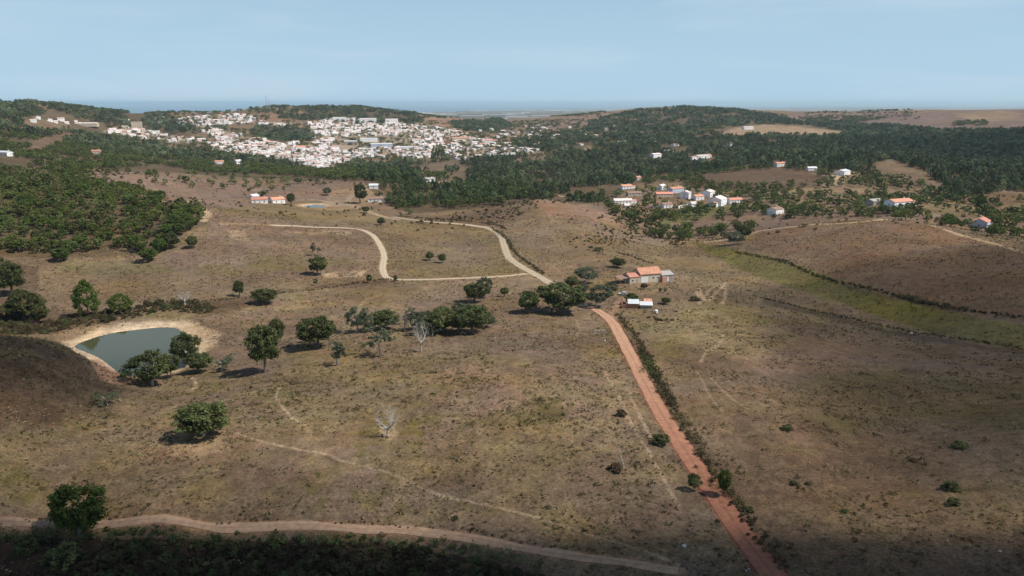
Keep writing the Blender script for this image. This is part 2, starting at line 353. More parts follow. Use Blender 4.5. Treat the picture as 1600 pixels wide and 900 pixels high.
# ------------------------------------------------------------------ ground colours
C_DRY = np.array([.225,.172,.118]); C_PALE = np.array([.40,.31,.215]); C_STRAW = np.array([.27,.215,.115]); C_OLIVE = np.array([.135,.122,.045])
C_MAUVE = np.array([.19,.14,.112]); C_BROWN = np.array([.125,.088,.062]); C_DARK = np.array([.075,.055,.038]); C_PINK = np.array([.34,.23,.165])
C_RED = np.array([.40,.225,.14]); C_SAND = np.array([.50,.40,.28]); C_SHADED_HEATH = np.array([.06,.04,.03]); C_FOREST = np.array([.055,.058,.030]); C_TOWN = np.array([.38,.33,.27])
VX, VY, VZ = XG.ravel(), YG.ravel(), ZG.ravel(); VR = RG.ravel()
PX, PY, _ = project(VX, VY, VZ)
wr = np.clip(VR / 300, .4, 3)
WX = PX + 9 * fbm(VX / (14 * wr), VY / (14 * wr), 31, 3); WY = PY + 4 * fbm(VX / (14 * wr), VY / (14 * wr), 41, 3)
colr = np.tile(C_DRY, (len(VX), 1))
n1 = fbm(VX / 45, VY / 45, 51, 4)[:, None]; n2 = fbm(VX / 11, VY / 11, 61, 4)[:, None]
colr = colr * (1 + .26 * n1) + (C_MAUVE - C_DRY) * np.clip(n2 * 1.5 + .2, 0, 1) * .6
colr += (C_STRAW - C_DRY) * np.clip(-n2 * 2, 0, 1) * .7
n3 = fbm(VX / 3.2, VY / 4.5, 65, 3)[:, None]; near_ = sstep(650, 420, VR)[:, None]
colr += (np.array([.165,.145,.055]) - colr) * np.clip(n3 * 2.2 - .25, 0, .75) * near_ * np.clip(.6 + fbm(VX / 30, VY / 30, 66, 3)[:, None] * 1.6, .1, 1)
inview = (VY > 10) & (PX > -500) & (PX < 2100)
def paint(poly, c, s=1., rmin=60, rmax=6000, soft=6., pat=0., seed=0, sc=20.):
    poly = np.asarray(poly, float)
    sel = inview & (VR > rmin) & (VR < rmax) & (WX > poly[:, 0].min() - soft * 3) & (WX < poly[:, 0].max() + soft * 3) & (WY > poly[:, 1].min() - soft * 2) & (WY < poly[:, 1].max() + soft * 2)
    if not sel.any(): return
    # y distances count double so edges stay crisp where the ground is seen at a low angle
    q = poly * (1, 2); sd = poly_sd(WX[sel], WY[sel] * 2, q); w = sstep(soft, -soft, sd) * s
    if pat: w = w * np.clip(.5 + .5 * (1 - pat) + pat * 1.6 * fbm(VX[sel] / sc, VY[sel] / sc, 71 + seed, 4), 0, 1)
    colr[sel] += (c - colr[sel]) * w[:, None]
# lower right: brown slopes, soil toned darker partly in place of shade
paint([(1120,500),(1300,520),(1650,560),(2100,640),(2100,1000),(1240,1000),(1180,860),(1100,740),(1040,600)], C_BROWN * 1.25, .75, pat=.3, soft=40)
paint([(1250,590),(1400,580),(1650,600),(1650,680),(1450,660),(1300,680),(1220,640)], C_OLIVE * .8, .6, soft=25, pat=.6, sc=14)
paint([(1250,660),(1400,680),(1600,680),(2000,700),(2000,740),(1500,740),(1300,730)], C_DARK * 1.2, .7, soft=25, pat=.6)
paint([(1150,560),(1250,520),(1350,530),(1320,570),(1200,590)], C_PINK * .8, .5, soft=12, pat=.5)
paint([(1050,470),(1180,480),(1240,530),(1180,560),(1060,540),(990,510)], C_STRAW * 1.1, .6, soft=20, pat=.5)
paint([(1040,505),(1075,478),(1120,470),(1160,478),(1210,500),(1190,510),(1120,498),(1060,520)], np.array([.22,.20,.07]), .55, soft=5, pat=.8, sc=4)
paint([(960,500),(1040,500),(1080,530),(1060,560),(990,540)], np.array([.20,.17,.06]), .6, soft=8, pat=.8, sc=5)
paint([(1000,560),(1080,580),(1150,680),(1180,760),(1100,700),(1020,620)], C_PALE, .3, soft=20, pat=.6)
paint([(1170,350),(1240,352),(1370,343),(1450,350),(1520,370),(1600,393),(2000,450),(2000,560),(1600,500),(1450,478),(1330,445),(1230,412),(1180,380)], C_BROWN * (1.6, 1.45, 1.35), .8, soft=5, pat=.25, rmax=660)
paint([(1075,380),(1130,385),(1240,412),(1330,448),(1450,482),(1600,508),(2000,560),(2000,610),(1600,548),(1450,520),(1330,480),(1230,450),(1150,420)], np.array([.15,.142,.044]), .95, soft=4, pat=.15)
paint([(1300,440),(1420,470),(1500,490),(1330,455)], C_DARK, .4, soft=4)
paint([(1190,465),(1330,500),(1420,522),(1600,548),(1600,554),(1420,530),(1330,508),(1190,475)], C_DARK, .6, soft=4)
# centre
paint([(380,540),(520,570),(640,560),(760,540),(780,600),(700,620),(560,660),(440,690),(400,620)], C_STRAW * .82, .6, soft=18, pat=.5)
paint([(660,590),(740,560),(820,590),(830,640),(740,640),(670,620)], C_PINK * 1.0, .6, soft=14, pat=.5)
paint([(440,640),(560,600),(640,640),(600,700),(480,690)], C_STRAW, .4, soft=14, pat=.5)
paint([(800,640),(830,620),(870,625),(885,650),(860,665),(810,660)], C_OLIVE * .8, .8, soft=3, pat=.6, sc=4)
paint([(690,730),(820,700),(900,760),(780,790)], C_PALE * .85, .35, soft=20, pat=.7)
paint([(760,440),(880,490),(930,530),(900,570),(760,550),(700,500),(600,470)], C_MAUVE * 1.05, .5, soft=15, pat=.5)
paint([(270,690),(340,680),(350,700),(300,718),(260,712)], C_SAND * .8, .7, soft=5, pat=.4)
paint([(0,620),(140,650),(250,760),(200,800),(0,790)], C_OLIVE * .9, .55, soft=30, pat=.5)
paint([(-300,500),(0,520),(60,526),(110,545),(150,585),(190,610),(170,650),(60,670),(-300,690)], C_SHADED_HEATH * 1.25, .9, soft=26, pat=.3, rmin=180, sc=9)  # mound heath, painted darker to carry part of the shade
paint([(590,672),(612,668),(622,682),(605,690),(588,686)], C_SAND * .9, .8, soft=3)
paint([(300,500),(420,480),(480,520),(420,600),(330,570)], C_MAUVE * 1.1, .7, soft=12, pat=.3)
# bottom scrub slope below the lower track, part of its shade put into the colour
paint([(-300,836),(200,840),(400,846),(600,850),(740,872),(860,905),(860,1300),(-300,1300)], C_SHADED_HEATH * 1.0, .95, soft=5, rmin=50)
# left field and beyond the pond
paint([(60,420),(300,400),(420,440),(560,440),(480,450),(300,470),(150,490),(70,470),(50,440)], C_DRY * 1.02, .7, soft=8)
paint([(100,405),(250,410),(300,425),(180,430),(90,420)], np.array([.19,.175,.10]), .7, soft=8)
paint([(330,330),(600,355),(600,430),(420,440),(300,430),(230,410),(320,370)], C_MAUVE * 1.15, .7, soft=8, pat=.2)
paint([(380,405),(480,395),(560,410),(470,425),(390,420)], C_OLIVE * 1.25, .55, soft=8, pat=.6, sc=9)
paint([(300,415),(420,408),(440,425),(300,432)], C_OLIVE * 1.3, .5, soft=6, pat=.6, sc=9)
paint([(490,428),(570,424),(560,434),(500,438)], C_SAND, .8, soft=2, pat=.8, sc=5)
paint([(350,358),(375,355),(385,375),(360,372)], C_SAND * .9, .6, soft=4, pat=.6, sc=5); paint([(440,362),(540,360),(545,368),(440,370)], C_SAND * .9, .6, soft=3, pat=.8, sc=5)
paint([(440,315),(640,340),(760,352),(790,400),(800,425),(640,435),(612,400),(580,360),(430,345),(320,325)], C_STRAW * .78, .75, soft=6, pat=.35)
paint([(600,360),(720,355),(780,400),(700,425),(620,420)], C_MAUVE * 1.0, .5, soft=8, pat=.7, sc=14)
paint([(640,350),(720,330),(830,312),(840,340),(780,355)], C_BROWN * 1.3, .7, soft=4, pat=.5)
paint([(780,355),(850,345),(960,345),(1060,375),(1090,430),(1100,480),(1000,500),(960,430),(860,430),(800,395)], C_DRY * 1.02, .6, soft=6, pat=.3)
paint([(920,375),(1080,385),(1160,430),(1240,470),(1100,440),(980,410)], C_STRAW * .8, .5, soft=8, pat=.6)
paint([(830,310),(900,316),(955,336),(975,352),(900,345),(850,340)], C_PINK * .85, .9, soft=3, rmin=560, rmax=760)
paint([(-50,415),(60,415),(60,480),(200,490),(330,468),(600,436),(610,443),(440,458),(340,492),(250,482),(80,520),(-50,520)], C_BROWN * 1.0, .8, soft=5, pat=.3, rmin=290)
# pond banks
bankm = sstep(np.where(PY < 520, 10., 6.), 2.5, PSD.ravel() + 2.5 * fbm(VX / 5, VY / 5, 77, 3)); s_ = PSD.ravel() < 20
colr[s_] += ((C_SAND * (1.2, 1.25, 1.3) * (1 + .15 * fbm(VX[s_] / 3, VY[s_] / 3, 78, 3)[:, None])) - colr[s_]) * (bankm[s_] * .95)[:, None]
paint([(140,560),(150,555),(175,575),(215,592),(190,600),(160,592)], C_RED * (1.1, 1.25, 1.4), .8, soft=3, rmin=240, rmax=330)
paint([(280,500),(310,510),(345,520),(335,545),(300,540)], C_SAND * 1.15, .85, soft=5, pat=.4, sc=5, rmin=240)
# middle distance
paint([(120,268),(180,262),(300,275),(400,290),(540,280),(600,292),(560,312),(420,318),(330,325),(220,312),(200,290),(150,285)], C_MAUVE * 1.2, .9, soft=3, rmin=560)
paint([(520,300),(570,290),(600,300),(600,320),(530,330),(490,330)], C_PALE, .6, soft=3, rmin=560, pat=.4)
paint([(-50,270),(60,272),(130,282),(100,300),(-50,290)], C_MAUVE * 1.1, .8, soft=3, rmin=600)
FOREST_C = [[(-300,165),(60,168),(250,178),(330,228),(420,245),(520,262),(700,250),(860,238),(960,200),(1060,165),(1250,180),(1650,200),(2000,200),(2000,300),(1640,300),(1480,290),(1440,310),(1340,270),(1180,262),(1080,268),(1000,285),(960,310),(900,322),(840,312),(740,326),(640,335),(600,320),(560,284),(330,275),(150,265),(-300,275)],
            [(-300,283),(60,283),(200,292),(250,310),(325,330),(320,350),(240,385),(215,400),(60,400),(-300,410)], [(480,170),(650,175),(660,190),(560,190),(480,182)]]
for p_ in FOREST_C: paint(p_, (C_FOREST + C_BROWN * 1.3) * .5, .85, soft=3, rmin=500, pat=.2, sc=60)
paint([(1010,320),(1160,320),(1200,335),(1240,330),(1400,325),(1500,330),(1600,350),(1600,390),(1500,355),(1380,340),(1240,348),(1150,372),(1080,376),(1000,355),(940,330)], C_MAUVE * 1.05, .8, soft=4, rmin=600, pat=.3)
paint([(1060,325),(1140,318),(1150,328),(1080,345),(1020,350)], np.array([.14,.16,.06]), .8, soft=3, rmin=600)
paint([(975,318),(1030,312),(1050,322),(1000,335)], C_PINK, .6, soft=3, rmin=600)
paint([(1440,330),(1500,305),(1600,298),(1700,300),(1700,360),(1560,345)], C_STRAW * .75, .8, soft=3, rmin=640)
paint([(1480,312),(1560,302),(1650,300),(1650,318),(1520,322)], C_BROWN * 1.3, .7, soft=4, rmin=640)
paint([(1360,258),(1392,248),(1440,268),(1475,290),(1470,310),(1400,300),(1370,278)], C_DRY * .9, .9, soft=2.5, rmin=850)
paint([(1080,272),(1180,262),(1260,265),(1300,278),(1290,292),(1150,298),(1060,290)], C_BROWN * 1.0, .8, soft=3, rmin=900)
paint([(1330,262),(1310,270),(1290,290),(1305,288),(1340,272)], C_SAND * .8, .7, soft=2, rmin=800)
for q_, c_ in (([(35,200),(50,180),(110,195),(120,204),(40,205)], C_DRY), ([(30,235),(60,215),(110,205),(130,212),(80,230),(50,242)], C_BROWN * 1.5), ([(245,226),(300,222),(330,238),(260,236)], C_MAUVE * 1.1),
               ([(620,262),(700,252),(760,268),(640,270)], C_DRY * .9), ([(800,250),(860,240),(870,250),(800,256)], C_DRY), ([(905,232),(920,228),(975,236),(910,240)], C_PALE * .8),
               ([(860,188),(950,172),(955,182),(920,194),(870,196)], C_MAUVE * 1.4), ([(740,190),(800,180),(900,190),(880,215),(800,222),(740,205)], C_MAUVE * 1.3), ([(655,190),(665,178),(720,180),(780,186),(780,200),(690,198)], C_PINK * .9),
               ([(410,185),(425,172),(435,185),(500,195),(490,200),(420,198)], C_PINK * .8), ([(1130,205),(1170,196),(1260,198),(1330,208),(1300,214),(1140,212)], C_PALE * .95), ([(1055,203),(1120,198),(1130,208),(1060,212)], C_BROWN * 1.3),
               ([(1225,178),(1270,172),(1380,170),(1420,180),(1360,188),(1280,192),(1230,186)], C_MAUVE * (1.15, 1.15, 1.3)), ([(1330,195),(1380,182),(1460,174),(1560,170),(2000,168),(2000,205),(1560,202),(1430,199)], C_MAUVE * (1.1, 1.12, 1.3)),
               ([(1490,178),(1560,172),(1600,176),(1580,188),(1520,192)], C_PALE * .75), ([(1470,219),(1600,217),(1600,221),(1470,222)], C_PALE * .8), ([(260,176),(310,172),(400,180),(400,186),(320,188),(270,184)], C_DRY * 1.1),
               ([(520,215),(560,212),(600,222),(560,232),(515,228)], C_DARK * 1.5), ([(680,270),(760,268),(730,300),(700,296)], C_DRY * .8)):
    paint(q_, c_, .92, soft=2.2, rmin=900, pat=.15)
TOWN = [[(330,232),(345,214),(365,221),(400,217),(440,224),(492,226),(486,200),(480,192),(520,184),(600,188),(700,202),(765,216),(800,226),(850,238),(800,243),(720,250),(700,247),(650,248),(600,245),(560,250),(500,264),(450,252),(400,245),(350,240)],
        [(160,205),(190,197),(260,210),(330,222),(330,228),(250,221),(180,211)], [(275,188),(300,181),(395,180),(398,190),(340,196),(280,196)],
        [(305,201),(330,198),(380,212),(400,222),(360,225),(330,212)], [(405,190),(450,192),(452,199),(405,197)]]
for p_ in TOWN: paint(p_, C_TOWN, .8, soft=2, rmin=1200)
# far plain: alternating pale and dark field bands
fp = (VR > 4700); fb = fbm(VX[fp] / 1400, VY[fp] / 500, 83, 4)[:, None]
colr[fp] = np.where(fb > 0.02, C_MAUVE * 1.1, C_FOREST * 1.6) + (fb > .35) * .22

# tracks: (bearings, width, colour, name, label, min distance)
ROADS = [
 ([(1212,905),(1160,835),(1112,765),(1068,700),(1030,640),(998,580),(972,530),(955,502),(932,484),(912,478)], 4.5, C_RED * (.74, .56, .54), 'red_dirt_road'),
 ([(912,478),(885,458),(855,440),(835,428),(812,415),(795,402),(788,385),(782,368),(765,357),(735,352),(690,348),(640,343),(615,339)], 4.4, C_SAND * .92, 'dirt_road'),
 ([(822,428),(780,432),(720,435),(660,437),(625,437),(605,434),(598,420),(600,400),(592,380),(578,365),(550,357),(490,355),(425,352)], 3.6, C_SAND * 1.0, 'dirt_road'),
 ([(-40,818),(60,818),(180,818),(300,819),(420,822),(520,824),(620,828),(700,836),(780,850),(860,864),(940,874),(1010,884),(1060,892)], 2.2, np.array([.40,.26,.165]), 'dirt_track'),
]
ROADL = []
for pts, w, c, nm in ROADS: ROADL.append((line3(pts), w, c, nm))
PAINTROADS = [
 ([(955,500),(958,488),(966,474),(976,466)], 3.2, C_PINK), ([(1105,378),(1150,372),(1200,359),(1260,352),(1330,348),(1395,343)], 6., C_SAND), ([(425,352),(390,350),(345,350)], 2.2, C_PALE),
 ([(1455,352),(1500,367),(1560,383),(1640,405)], 4.5, C_PALE * 1.15), ([(812,306),(832,300),(860,303),(905,312)], 6, C_SAND * .8), ([(1290,290),(1303,280),(1308,272)], 8, C_SAND), ([(205,293),(210,300),(232,308),(255,315)], 4.5, C_SAND * .9), ([(322,328),(325,336),(317,345)], 4.5, C_SAND * .9),
 ([(620,343),(598,338),(560,325),(545,315),(555,300),(590,292)], 6, C_SAND * .8), ([(450,313),(490,312),(530,318)], 5, C_SAND * .8), ([(290,317),(340,315),(385,314)], 3.5, C_SAND * .7)]
TRAILS = [
 ([(372,676),(400,687),(455,700),(505,708),(530,718),(565,727),(600,736),(640,752),(665,765),(690,775),(740,785),(800,798),(870,818),(940,842),(1010,862),(1060,882)], .8, C_SAND * .8),
 ([(437,606),(431,620),(440,635),(460,655),(480,666)], .7, C_SAND * .85), ([(945,580),(968,620),(985,660),(1010,700),(1035,745),(1060,790)], .9, C_PALE * .9),
 ([(975,600),(1000,650),(1020,690)], .8, C_PALE * .85), ([(1095,565),(1105,548),(1125,535),(1131,520)], .9, C_PALE * .95), ([(1128,535),(1112,548)], 1., C_PALE),
 ([(1092,475),(1102,462),(1112,450),(1128,446),(1133,460),(1128,475)], 1.4, C_SAND * .9), ([(1092,450),(1097,462),(1106,470),(1118,458),(1134,442)], 1.4, C_SAND * .9), ([(1088,455),(1095,470)], 1.2, C_SAND * .9),
 ([(1120,442),(1134,448),(1133,470)], 1., C_SAND * .8), ([(300,610),(306,600),(300,590)], 1., C_SAND * .9), ([(560,480),(572,468),(590,462)], .9, C_SAND * .8),
 ([(1090,580),(1110,620),(1130,645)], .8, C_PALE * .8), ([(1110,590),(1140,620),(1170,640)], .7, C_PALE * .8), ([(900,500),(905,515),(898,530)], .8, C_PALE * .8)]
for L, w, c, nm in ROADL:
    d = line_dist(VX, VY, L, w + 3); e = w * .5 + .25 + .45 * fbm(VX / 2.5, VY / 2.5, 99, 2); s = d < w + 3
    k = sstep(.9, -.5, d[s] - e[s])[:, None]; colr[s] += (c * .92 - colr[s]) * k
    e2 = sstep(w * .5 + 2.5, w * .5, d[s])[:, None] * (1 - k) * .35; colr[s] += (C_BROWN * 1.3 - colr[s]) * e2
ROADD = np.full(len(VX), 1e9)
for L, w, c, nm in ROADL: ROADD = np.minimum(ROADD, line_dist(VX, VY, L, 20) - w * .5)
for pts, w, c in PAINTROADS:
    L = line3(pts); d = line_dist(VX, VY, L, w + 2); s = d < w + 2; k = sstep(.8, -.5, d[s] - w * .5 + .4 * fbm(VX[s] / 2, VY[s] / 2, 5, 2))[:, None] * .92; colr[s] += (c - colr[s]) * k
for pts, w, c in TRAILS:
    L = line3(pts, 2.); d = line_dist(VX, VY, L, w + 2); s = d < w + 2
    k = (sstep(w * .85, w * .3, d[s] + .25 * fbm(VX[s] / 1.2, VY[s] / 1.2, 6, 2)) * (.85 + .35 * fbm(VX[s] / 9, VY[s] / 9, 7, 2)))[:, None]; colr[s] += (c - colr[s]) * np.clip(k, 0, 1)
colr = np.clip(colr * (.815, .72, .62) * (1 + .22 * fbm(VX / 28, VY / 28, 555, 4)[:, None] * (VR < 4600)[:, None]), .01, .85)

def ground_material():
    m = bpy.data.materials.new('dry_ground'); m.use_nodes = True; t = m.node_tree; N = t.nodes; Lk = t.links.new
    b = N['Principled BSDF']; b.inputs['Roughness'].default_value = .95; b.inputs['Specular IOR Level'].default_value = .1
    at = N.new('ShaderNodeAttribute'); at.attribute_name = 'soil'; g = N.new('ShaderNodeNewGeometry')
    def noise(sc, det=6, rough=.65):
        z = N.new('ShaderNodeTexNoise'); z.inputs['Scale'].default_value = sc; z.inputs['Detail'].default_value = det; z.inputs['Roughness'].default_value = rough
        Lk(g.outputs['Position'], z.inputs['Vector']); return z.outputs[0]
    def mr(v, a, b_, c, d):
        z = N.new('ShaderNodeMapRange'); z.inputs[1].default_value = a; z.inputs[2].default_value = b_; z.inputs[3].default_value = c; z.inputs[4].default_value = d; Lk(v, z.inputs[0]); return z.outputs[0]
    def mul(a, b_):
        z = N.new('ShaderNodeMath'); z.operation = 'MULTIPLY'; Lk(a, z.inputs[0]); Lk(b_, z.inputs[1]); return z.outputs[0]
    fine = noise(1.6, 8, .75); mid = noise(.28, 6, .7); big = noise(.035, 5, .6); vbig = noise(.004, 5)
    v = mul(mul(mr(fine, .3, .7, .42, 1.58), mr(mid, .3, .7, .66, 1.34)), mul(mr(big, .3, .7, .85, 1.15), mr(vbig, .35, .65, .9, 1.1)))
    cc = N.new('ShaderNodeVectorMath'); cc.operation = 'SCALE'; Lk(at.outputs['Color'], cc.inputs[0]); Lk(v, cc.inputs['Scale'])
    # dark scrubby speckle
    sp = noise(.9, 5, .8); spm = mul(mr(sp, .54, .63, 0, .8), mr(noise(.05, 3), .4, .62, .15, 1))
    mx = N.new('ShaderNodeMix'); mx.data_type = 'RGBA'; Lk(spm, mx.inputs[0]); Lk(cc.outputs[0], mx.inputs[6])
    dk = N.new('ShaderNodeVectorMath'); dk.operation = 'MULTIPLY'; dk.inputs[1].default_value = (.48, .52, .42); Lk(cc.outputs[0], dk.inputs[0]); Lk(dk.outputs[0], mx.inputs[7])
    # greenish / reddish drift
    hu = N.new('ShaderNodeHueSaturation'); Lk(mr(noise(.09, 5), .3, .7, .490, .510), hu.inputs['Hue']); Lk(mr(noise(.021, 5), .3, .7, .85, 1.15), hu.inputs['Saturation']); Lk(mx.outputs[2], hu.inputs['Color'])
    Lk(hu.outputs[0], b.inputs['Base Color'])
    bp = N.new('ShaderNodeBump'); bp.inputs['Strength'].default_value = .75; bp.inputs['Distance'].default_value = .35
    ad = N.new('ShaderNodeMath'); ad.operation = 'ADD'; Lk(fine, ad.inputs[0]); Lk(sp, ad.inputs[1]); Lk(ad.outputs[0], bp.inputs['Height']); Lk(bp.outputs[0], b.inputs['Normal'])
    return m
GROUND_M = ground_material()
nr, nc = XG.shape
# fine roughness of the turf, none on the tracks and banks
rough_z = (.16 * fbm(VX / 1.9, VY / 1.9, 13, 2) + .10 * fbm(VX / .8, VY / .8, 14, 1)) * sstep(520, 260, VR) * sstep(0, 2, ROADD) * sstep(-1, 4, PSD.ravel())
VZ2 = VZ + rough_z
gv = np.column_stack([VX, VY, VZ2])
# centre cap vertex
ii = np.arange((nr - 1) * (nc - 1)); rr = ii // (nc - 1); kk = ii % (nc - 1)
k2 = kk + 1
f = np.column_stack([rr * nc + kk, rr * nc + k2, (rr + 1) * nc + k2, (rr + 1) * nc + kk])[:, ::-1]
gme = mesh_np('ground', gv, np.ascontiguousarray(f), GROUND_M, smooth=True)
ca_ = gme.color_attributes.new('soil', 'FLOAT_COLOR', 'POINT'); ca_.data.foreach_set('color', np.column_stack([colr, np.ones(len(VX))]).astype(np.float32).ravel())
ground = link(bpy.data.objects.new('ground', gme)); tag(ground, kind='structure')
cap = MB(); ring = [(VX[k], VY[k], VZ2[k]) for k in range(0, nc - 1, 20)]
cap.add(ring, [tuple(range(len(ring)))[::-1]]); o = cap.obj('terrain', GROUND_M); tag(o, kind='structure')
c2 = o.data.color_attributes.new('soil', 'FLOAT_COLOR', 'POINT'); c2.data.foreach_set('color', np.tile([.2, .16, .11, 1], len(o.data.vertices)).astype(np.float32))

# ------------------------------------------------------------------ water
def water_mat(name, col, rough, wave, wsc):
    m = bpy.data.materials.new(name); m.use_nodes = True; t = m.node_tree; b = t.nodes['Principled BSDF']
    b.inputs['Base Color'].default_value = col + (1,); b.inputs['Roughness'].default_value = rough; b.inputs['IOR'].default_value = 1.33; b.inputs['Specular IOR Level'].default_value = .36
    g = t.nodes.new('ShaderNodeNewGeometry'); nz = t.nodes.new('ShaderNodeTexNoise'); nz.inputs['Scale'].default_value = wsc; nz.inputs['Detail'].default_value = 4
    bp = t.nodes.new('ShaderNodeBump'); bp.inputs['Strength'].default_value = wave; bp.inputs['Distance'].default_value = .05
    t.links.new(g.outputs['Position'], nz.inputs['Vector']); t.links.new(nz.outputs[0], bp.inputs['Height']); t.links.new(bp.outputs[0], b.inputs['Normal']); return m
WM = water_mat('pond_water', (.064, .068, .034), .04, .12, 1.2)
for nm, poly, z in (('pond_water', POND, POND_Z), ('pond_water', POND2, POND2_Z)):
    c = poly.mean(0); q = c + (poly - c) * 1.06
    me = MB(); me.add([(p[0], p[1], z) for p in q], [tuple(range(len(q)))]); o = me.obj(nm, WM); tag(o, kind='structure')
    if o.data.polygons[0].normal.z < 0: o.data.flip_normals()
SEA = MB(); NS = 96; SEA_R = 170000.
SEA.add([(SEA_R * sin(2 * pi * k / NS), SEA_R * cos(2 * pi * k / NS), -165) for k in range(NS)], [tuple(range(NS))[::-1]])
o = SEA.obj('sea', water_mat('sea_water', (.02, .06, .10), .25, .4, .02)); tag(o, kind='structure')

# ------------------------------------------------------------------ dirt roads as sheets just above the ground
def road_mat(name, c):
    m = mat(name, tuple(c * .9), .95, .17, .8, tuple(c), bump=.3, spec=.1, detail=8)
    t = m.node_tree; N = t.nodes; b = N['Principled BSDF']; src = b.inputs['Base Color'].links[0].from_socket
    at = N.new('ShaderNodeAttribute'); at.attribute_name = 'rut'; mx = N.new('ShaderNodeMix'); mx.data_type = 'RGBA'; mx.blend_type = 'MULTIPLY'
    mx.inputs[7].default_value = (.66, .60, .56, 1); t.links.new(at.outputs['Fac'], mx.inputs[0]); 
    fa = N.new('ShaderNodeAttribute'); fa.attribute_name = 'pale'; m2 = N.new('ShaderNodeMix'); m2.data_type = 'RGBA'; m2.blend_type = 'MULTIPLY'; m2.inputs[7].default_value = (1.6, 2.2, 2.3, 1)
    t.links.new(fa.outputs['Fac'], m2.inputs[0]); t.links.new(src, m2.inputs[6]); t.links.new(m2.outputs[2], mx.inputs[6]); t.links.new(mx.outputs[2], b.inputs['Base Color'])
    return m
for (L, w, c, nm) in ROADL:
    K_ = 12; d = np.gradient(L, axis=0); d /= np.linalg.norm(d, axis=1)[:, None]; nrm = np.column_stack([d[:, 1], -d[:, 0]])
    arc = np.concatenate([[0], np.cumsum(np.linalg.norm(np.diff(L, axis=0), axis=1))])
    V = []; rut = []
    for j in range(K_ + 1):
        s = j / K_ * 2 - 1; wv = w * .5 * (1 + (.5 if nm == 'dirt_track' else .12) * fbm(arc / 6, arc * 0 + (0 if s < 0 else 9), 15, 3) * abs(s))
        xy = L + nrm * (s * wv)[:, None]; z = hgt(xy[:, 0], xy[:, 1]) + .07 + .05 * (1 - s * s)
        ru = exp(-((abs(s) - .02) / .10) ** 2) * .6 + exp(-((abs(s) - .95) / .12) ** 2) * .25
        V.append(np.column_stack([xy, z])); rut.append(np.clip(ru + .15 * fbm(arc / 4, arc * 0 + s * 3, 16, 2), 0, 1))
    V = np.stack(V, 1).reshape(-1, 3); rut = np.stack(rut, 1).ravel(); m_ = K_ + 1; i = np.arange((len(L) - 1) * K_); a = i // K_; b_ = i % K_
    f = np.column_stack([a * m_ + b_, a * m_ + b_ + 1, (a + 1) * m_ + b_ + 1, (a + 1) * m_ + b_])
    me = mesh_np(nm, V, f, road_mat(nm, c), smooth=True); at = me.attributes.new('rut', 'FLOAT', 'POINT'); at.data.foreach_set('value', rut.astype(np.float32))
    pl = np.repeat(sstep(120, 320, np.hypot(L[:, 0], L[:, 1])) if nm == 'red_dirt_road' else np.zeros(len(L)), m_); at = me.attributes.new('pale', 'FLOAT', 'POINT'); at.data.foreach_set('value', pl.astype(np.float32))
    if me.polygons[0].normal.z < 0: me.flip_normals()
    tag(link(bpy.data.objects.new(nm, me)), kind='structure')

# ------------------------------------------------------------------ plants: leaf clumps spread through the crown
def leaves(rng, cen, rad, per, size, up=.0):
    """quads scattered round clump centres"""
    nC = len(cen); n = nC * per; c = np.repeat(cen, per, 0); r = np.repeat(rad, per)
    d = rng.normal(size=(n, 3)); d /= np.linalg.norm(d, axis=1)[:, None]
    p = c + d * (r * rng.uniform(.35, 1., n) ** .6)[:, None] * (1, 1, .75)
    nn = d + rng.normal(size=(n, 3)) * .6; nn[:, 2] += up; nn /= np.linalg.norm(nn, axis=1)[:, None]
    a = np.cross(nn, rng.normal(size=(n, 3))); a /= np.linalg.norm(a, axis=1)[:, None]; b = np.cross(nn, a)
    s = (size * rng.uniform(.6, 1.3, n))[:, None]
    q = np.stack([p - a * s * .5, p + b * s * .34, p + a * s * .5, p - b * s * .34], 1).reshape(-1, 3)
    return q, np.arange(4 * n).reshape(-1, 4)
def crown(seed, style, nclump, per, size):
    """unit-ish crown: width 1 (radius .5), base z 0, top 1"""
    rng = np.random.default_rng(seed)
    if style == 'oak':                       # broad, lobed dome
        lob = rng.normal(size=(9, 3)); lob /= np.linalg.norm(lob, axis=1)[:, None]; lob[:, 2] = np.abs(lob[:, 2]) * .9
        c = []
        while len(c) < nclump:
            d = rng.normal(size=3); d /= np.linalg.norm(d)
            if d[2] < -.8: continue
            k = max(0, (lob @ d).max()); R = .27 + .21 * k ** 4 + rng.normal() * .02
            f_ = rng.uniform(.55, 1) ** .5
            c.append((d[0] * R * f_, d[1] * R * f_, .52 + d[2] * R * f_ * 1.02))
        c = np.array(c); rad = rng.uniform(.06, .12, len(c))
    elif style == 'pine':                    # rounded upright crown
        z = rng.uniform(0, 1, nclump) ** .8; R = .47 * np.sin(np.clip(z * .9 + .12, 0, 1) * pi) ** .7 * rng.uniform(.4, 1, nclump) ** .5; t = rng.uniform(0, 2 * pi, nclump)
        c = np.column_stack([np.cos(t) * R, np.sin(t) * R, .12 + z * .8]); rad = rng.uniform(.06, .12, nclump)
    elif style == 'open':                    # sparse, gappy
        k = 6; lc = np.column_stack([rng.uniform(-.33, .33, k), rng.uniform(-.33, .33, k), rng.uniform(.35, .85, k)])
        c = lc[rng.integers(0, k, nclump)] + rng.normal(size=(nclump, 3)) * (.09, .09, .07); rad = rng.uniform(.04, .09, nclump)
    else:                                    # shrub: low dome down to the ground
        t = rng.uniform(0, 2 * pi, nclump); e = rng.uniform(0, 1, nclump); R = .42 * np.sqrt(1 - e ** 2 * .8) * rng.uniform(.3, 1, nclump) ** .5 * (1 + .25 * np.sin(t * 3 + seed))
        c = np.column_stack([np.cos(t) * R, np.sin(t) * R, e * .72 + .08]); rad = rng.uniform(.08, .15, nclump)
    return leaves(rng, c, rad, per, size)
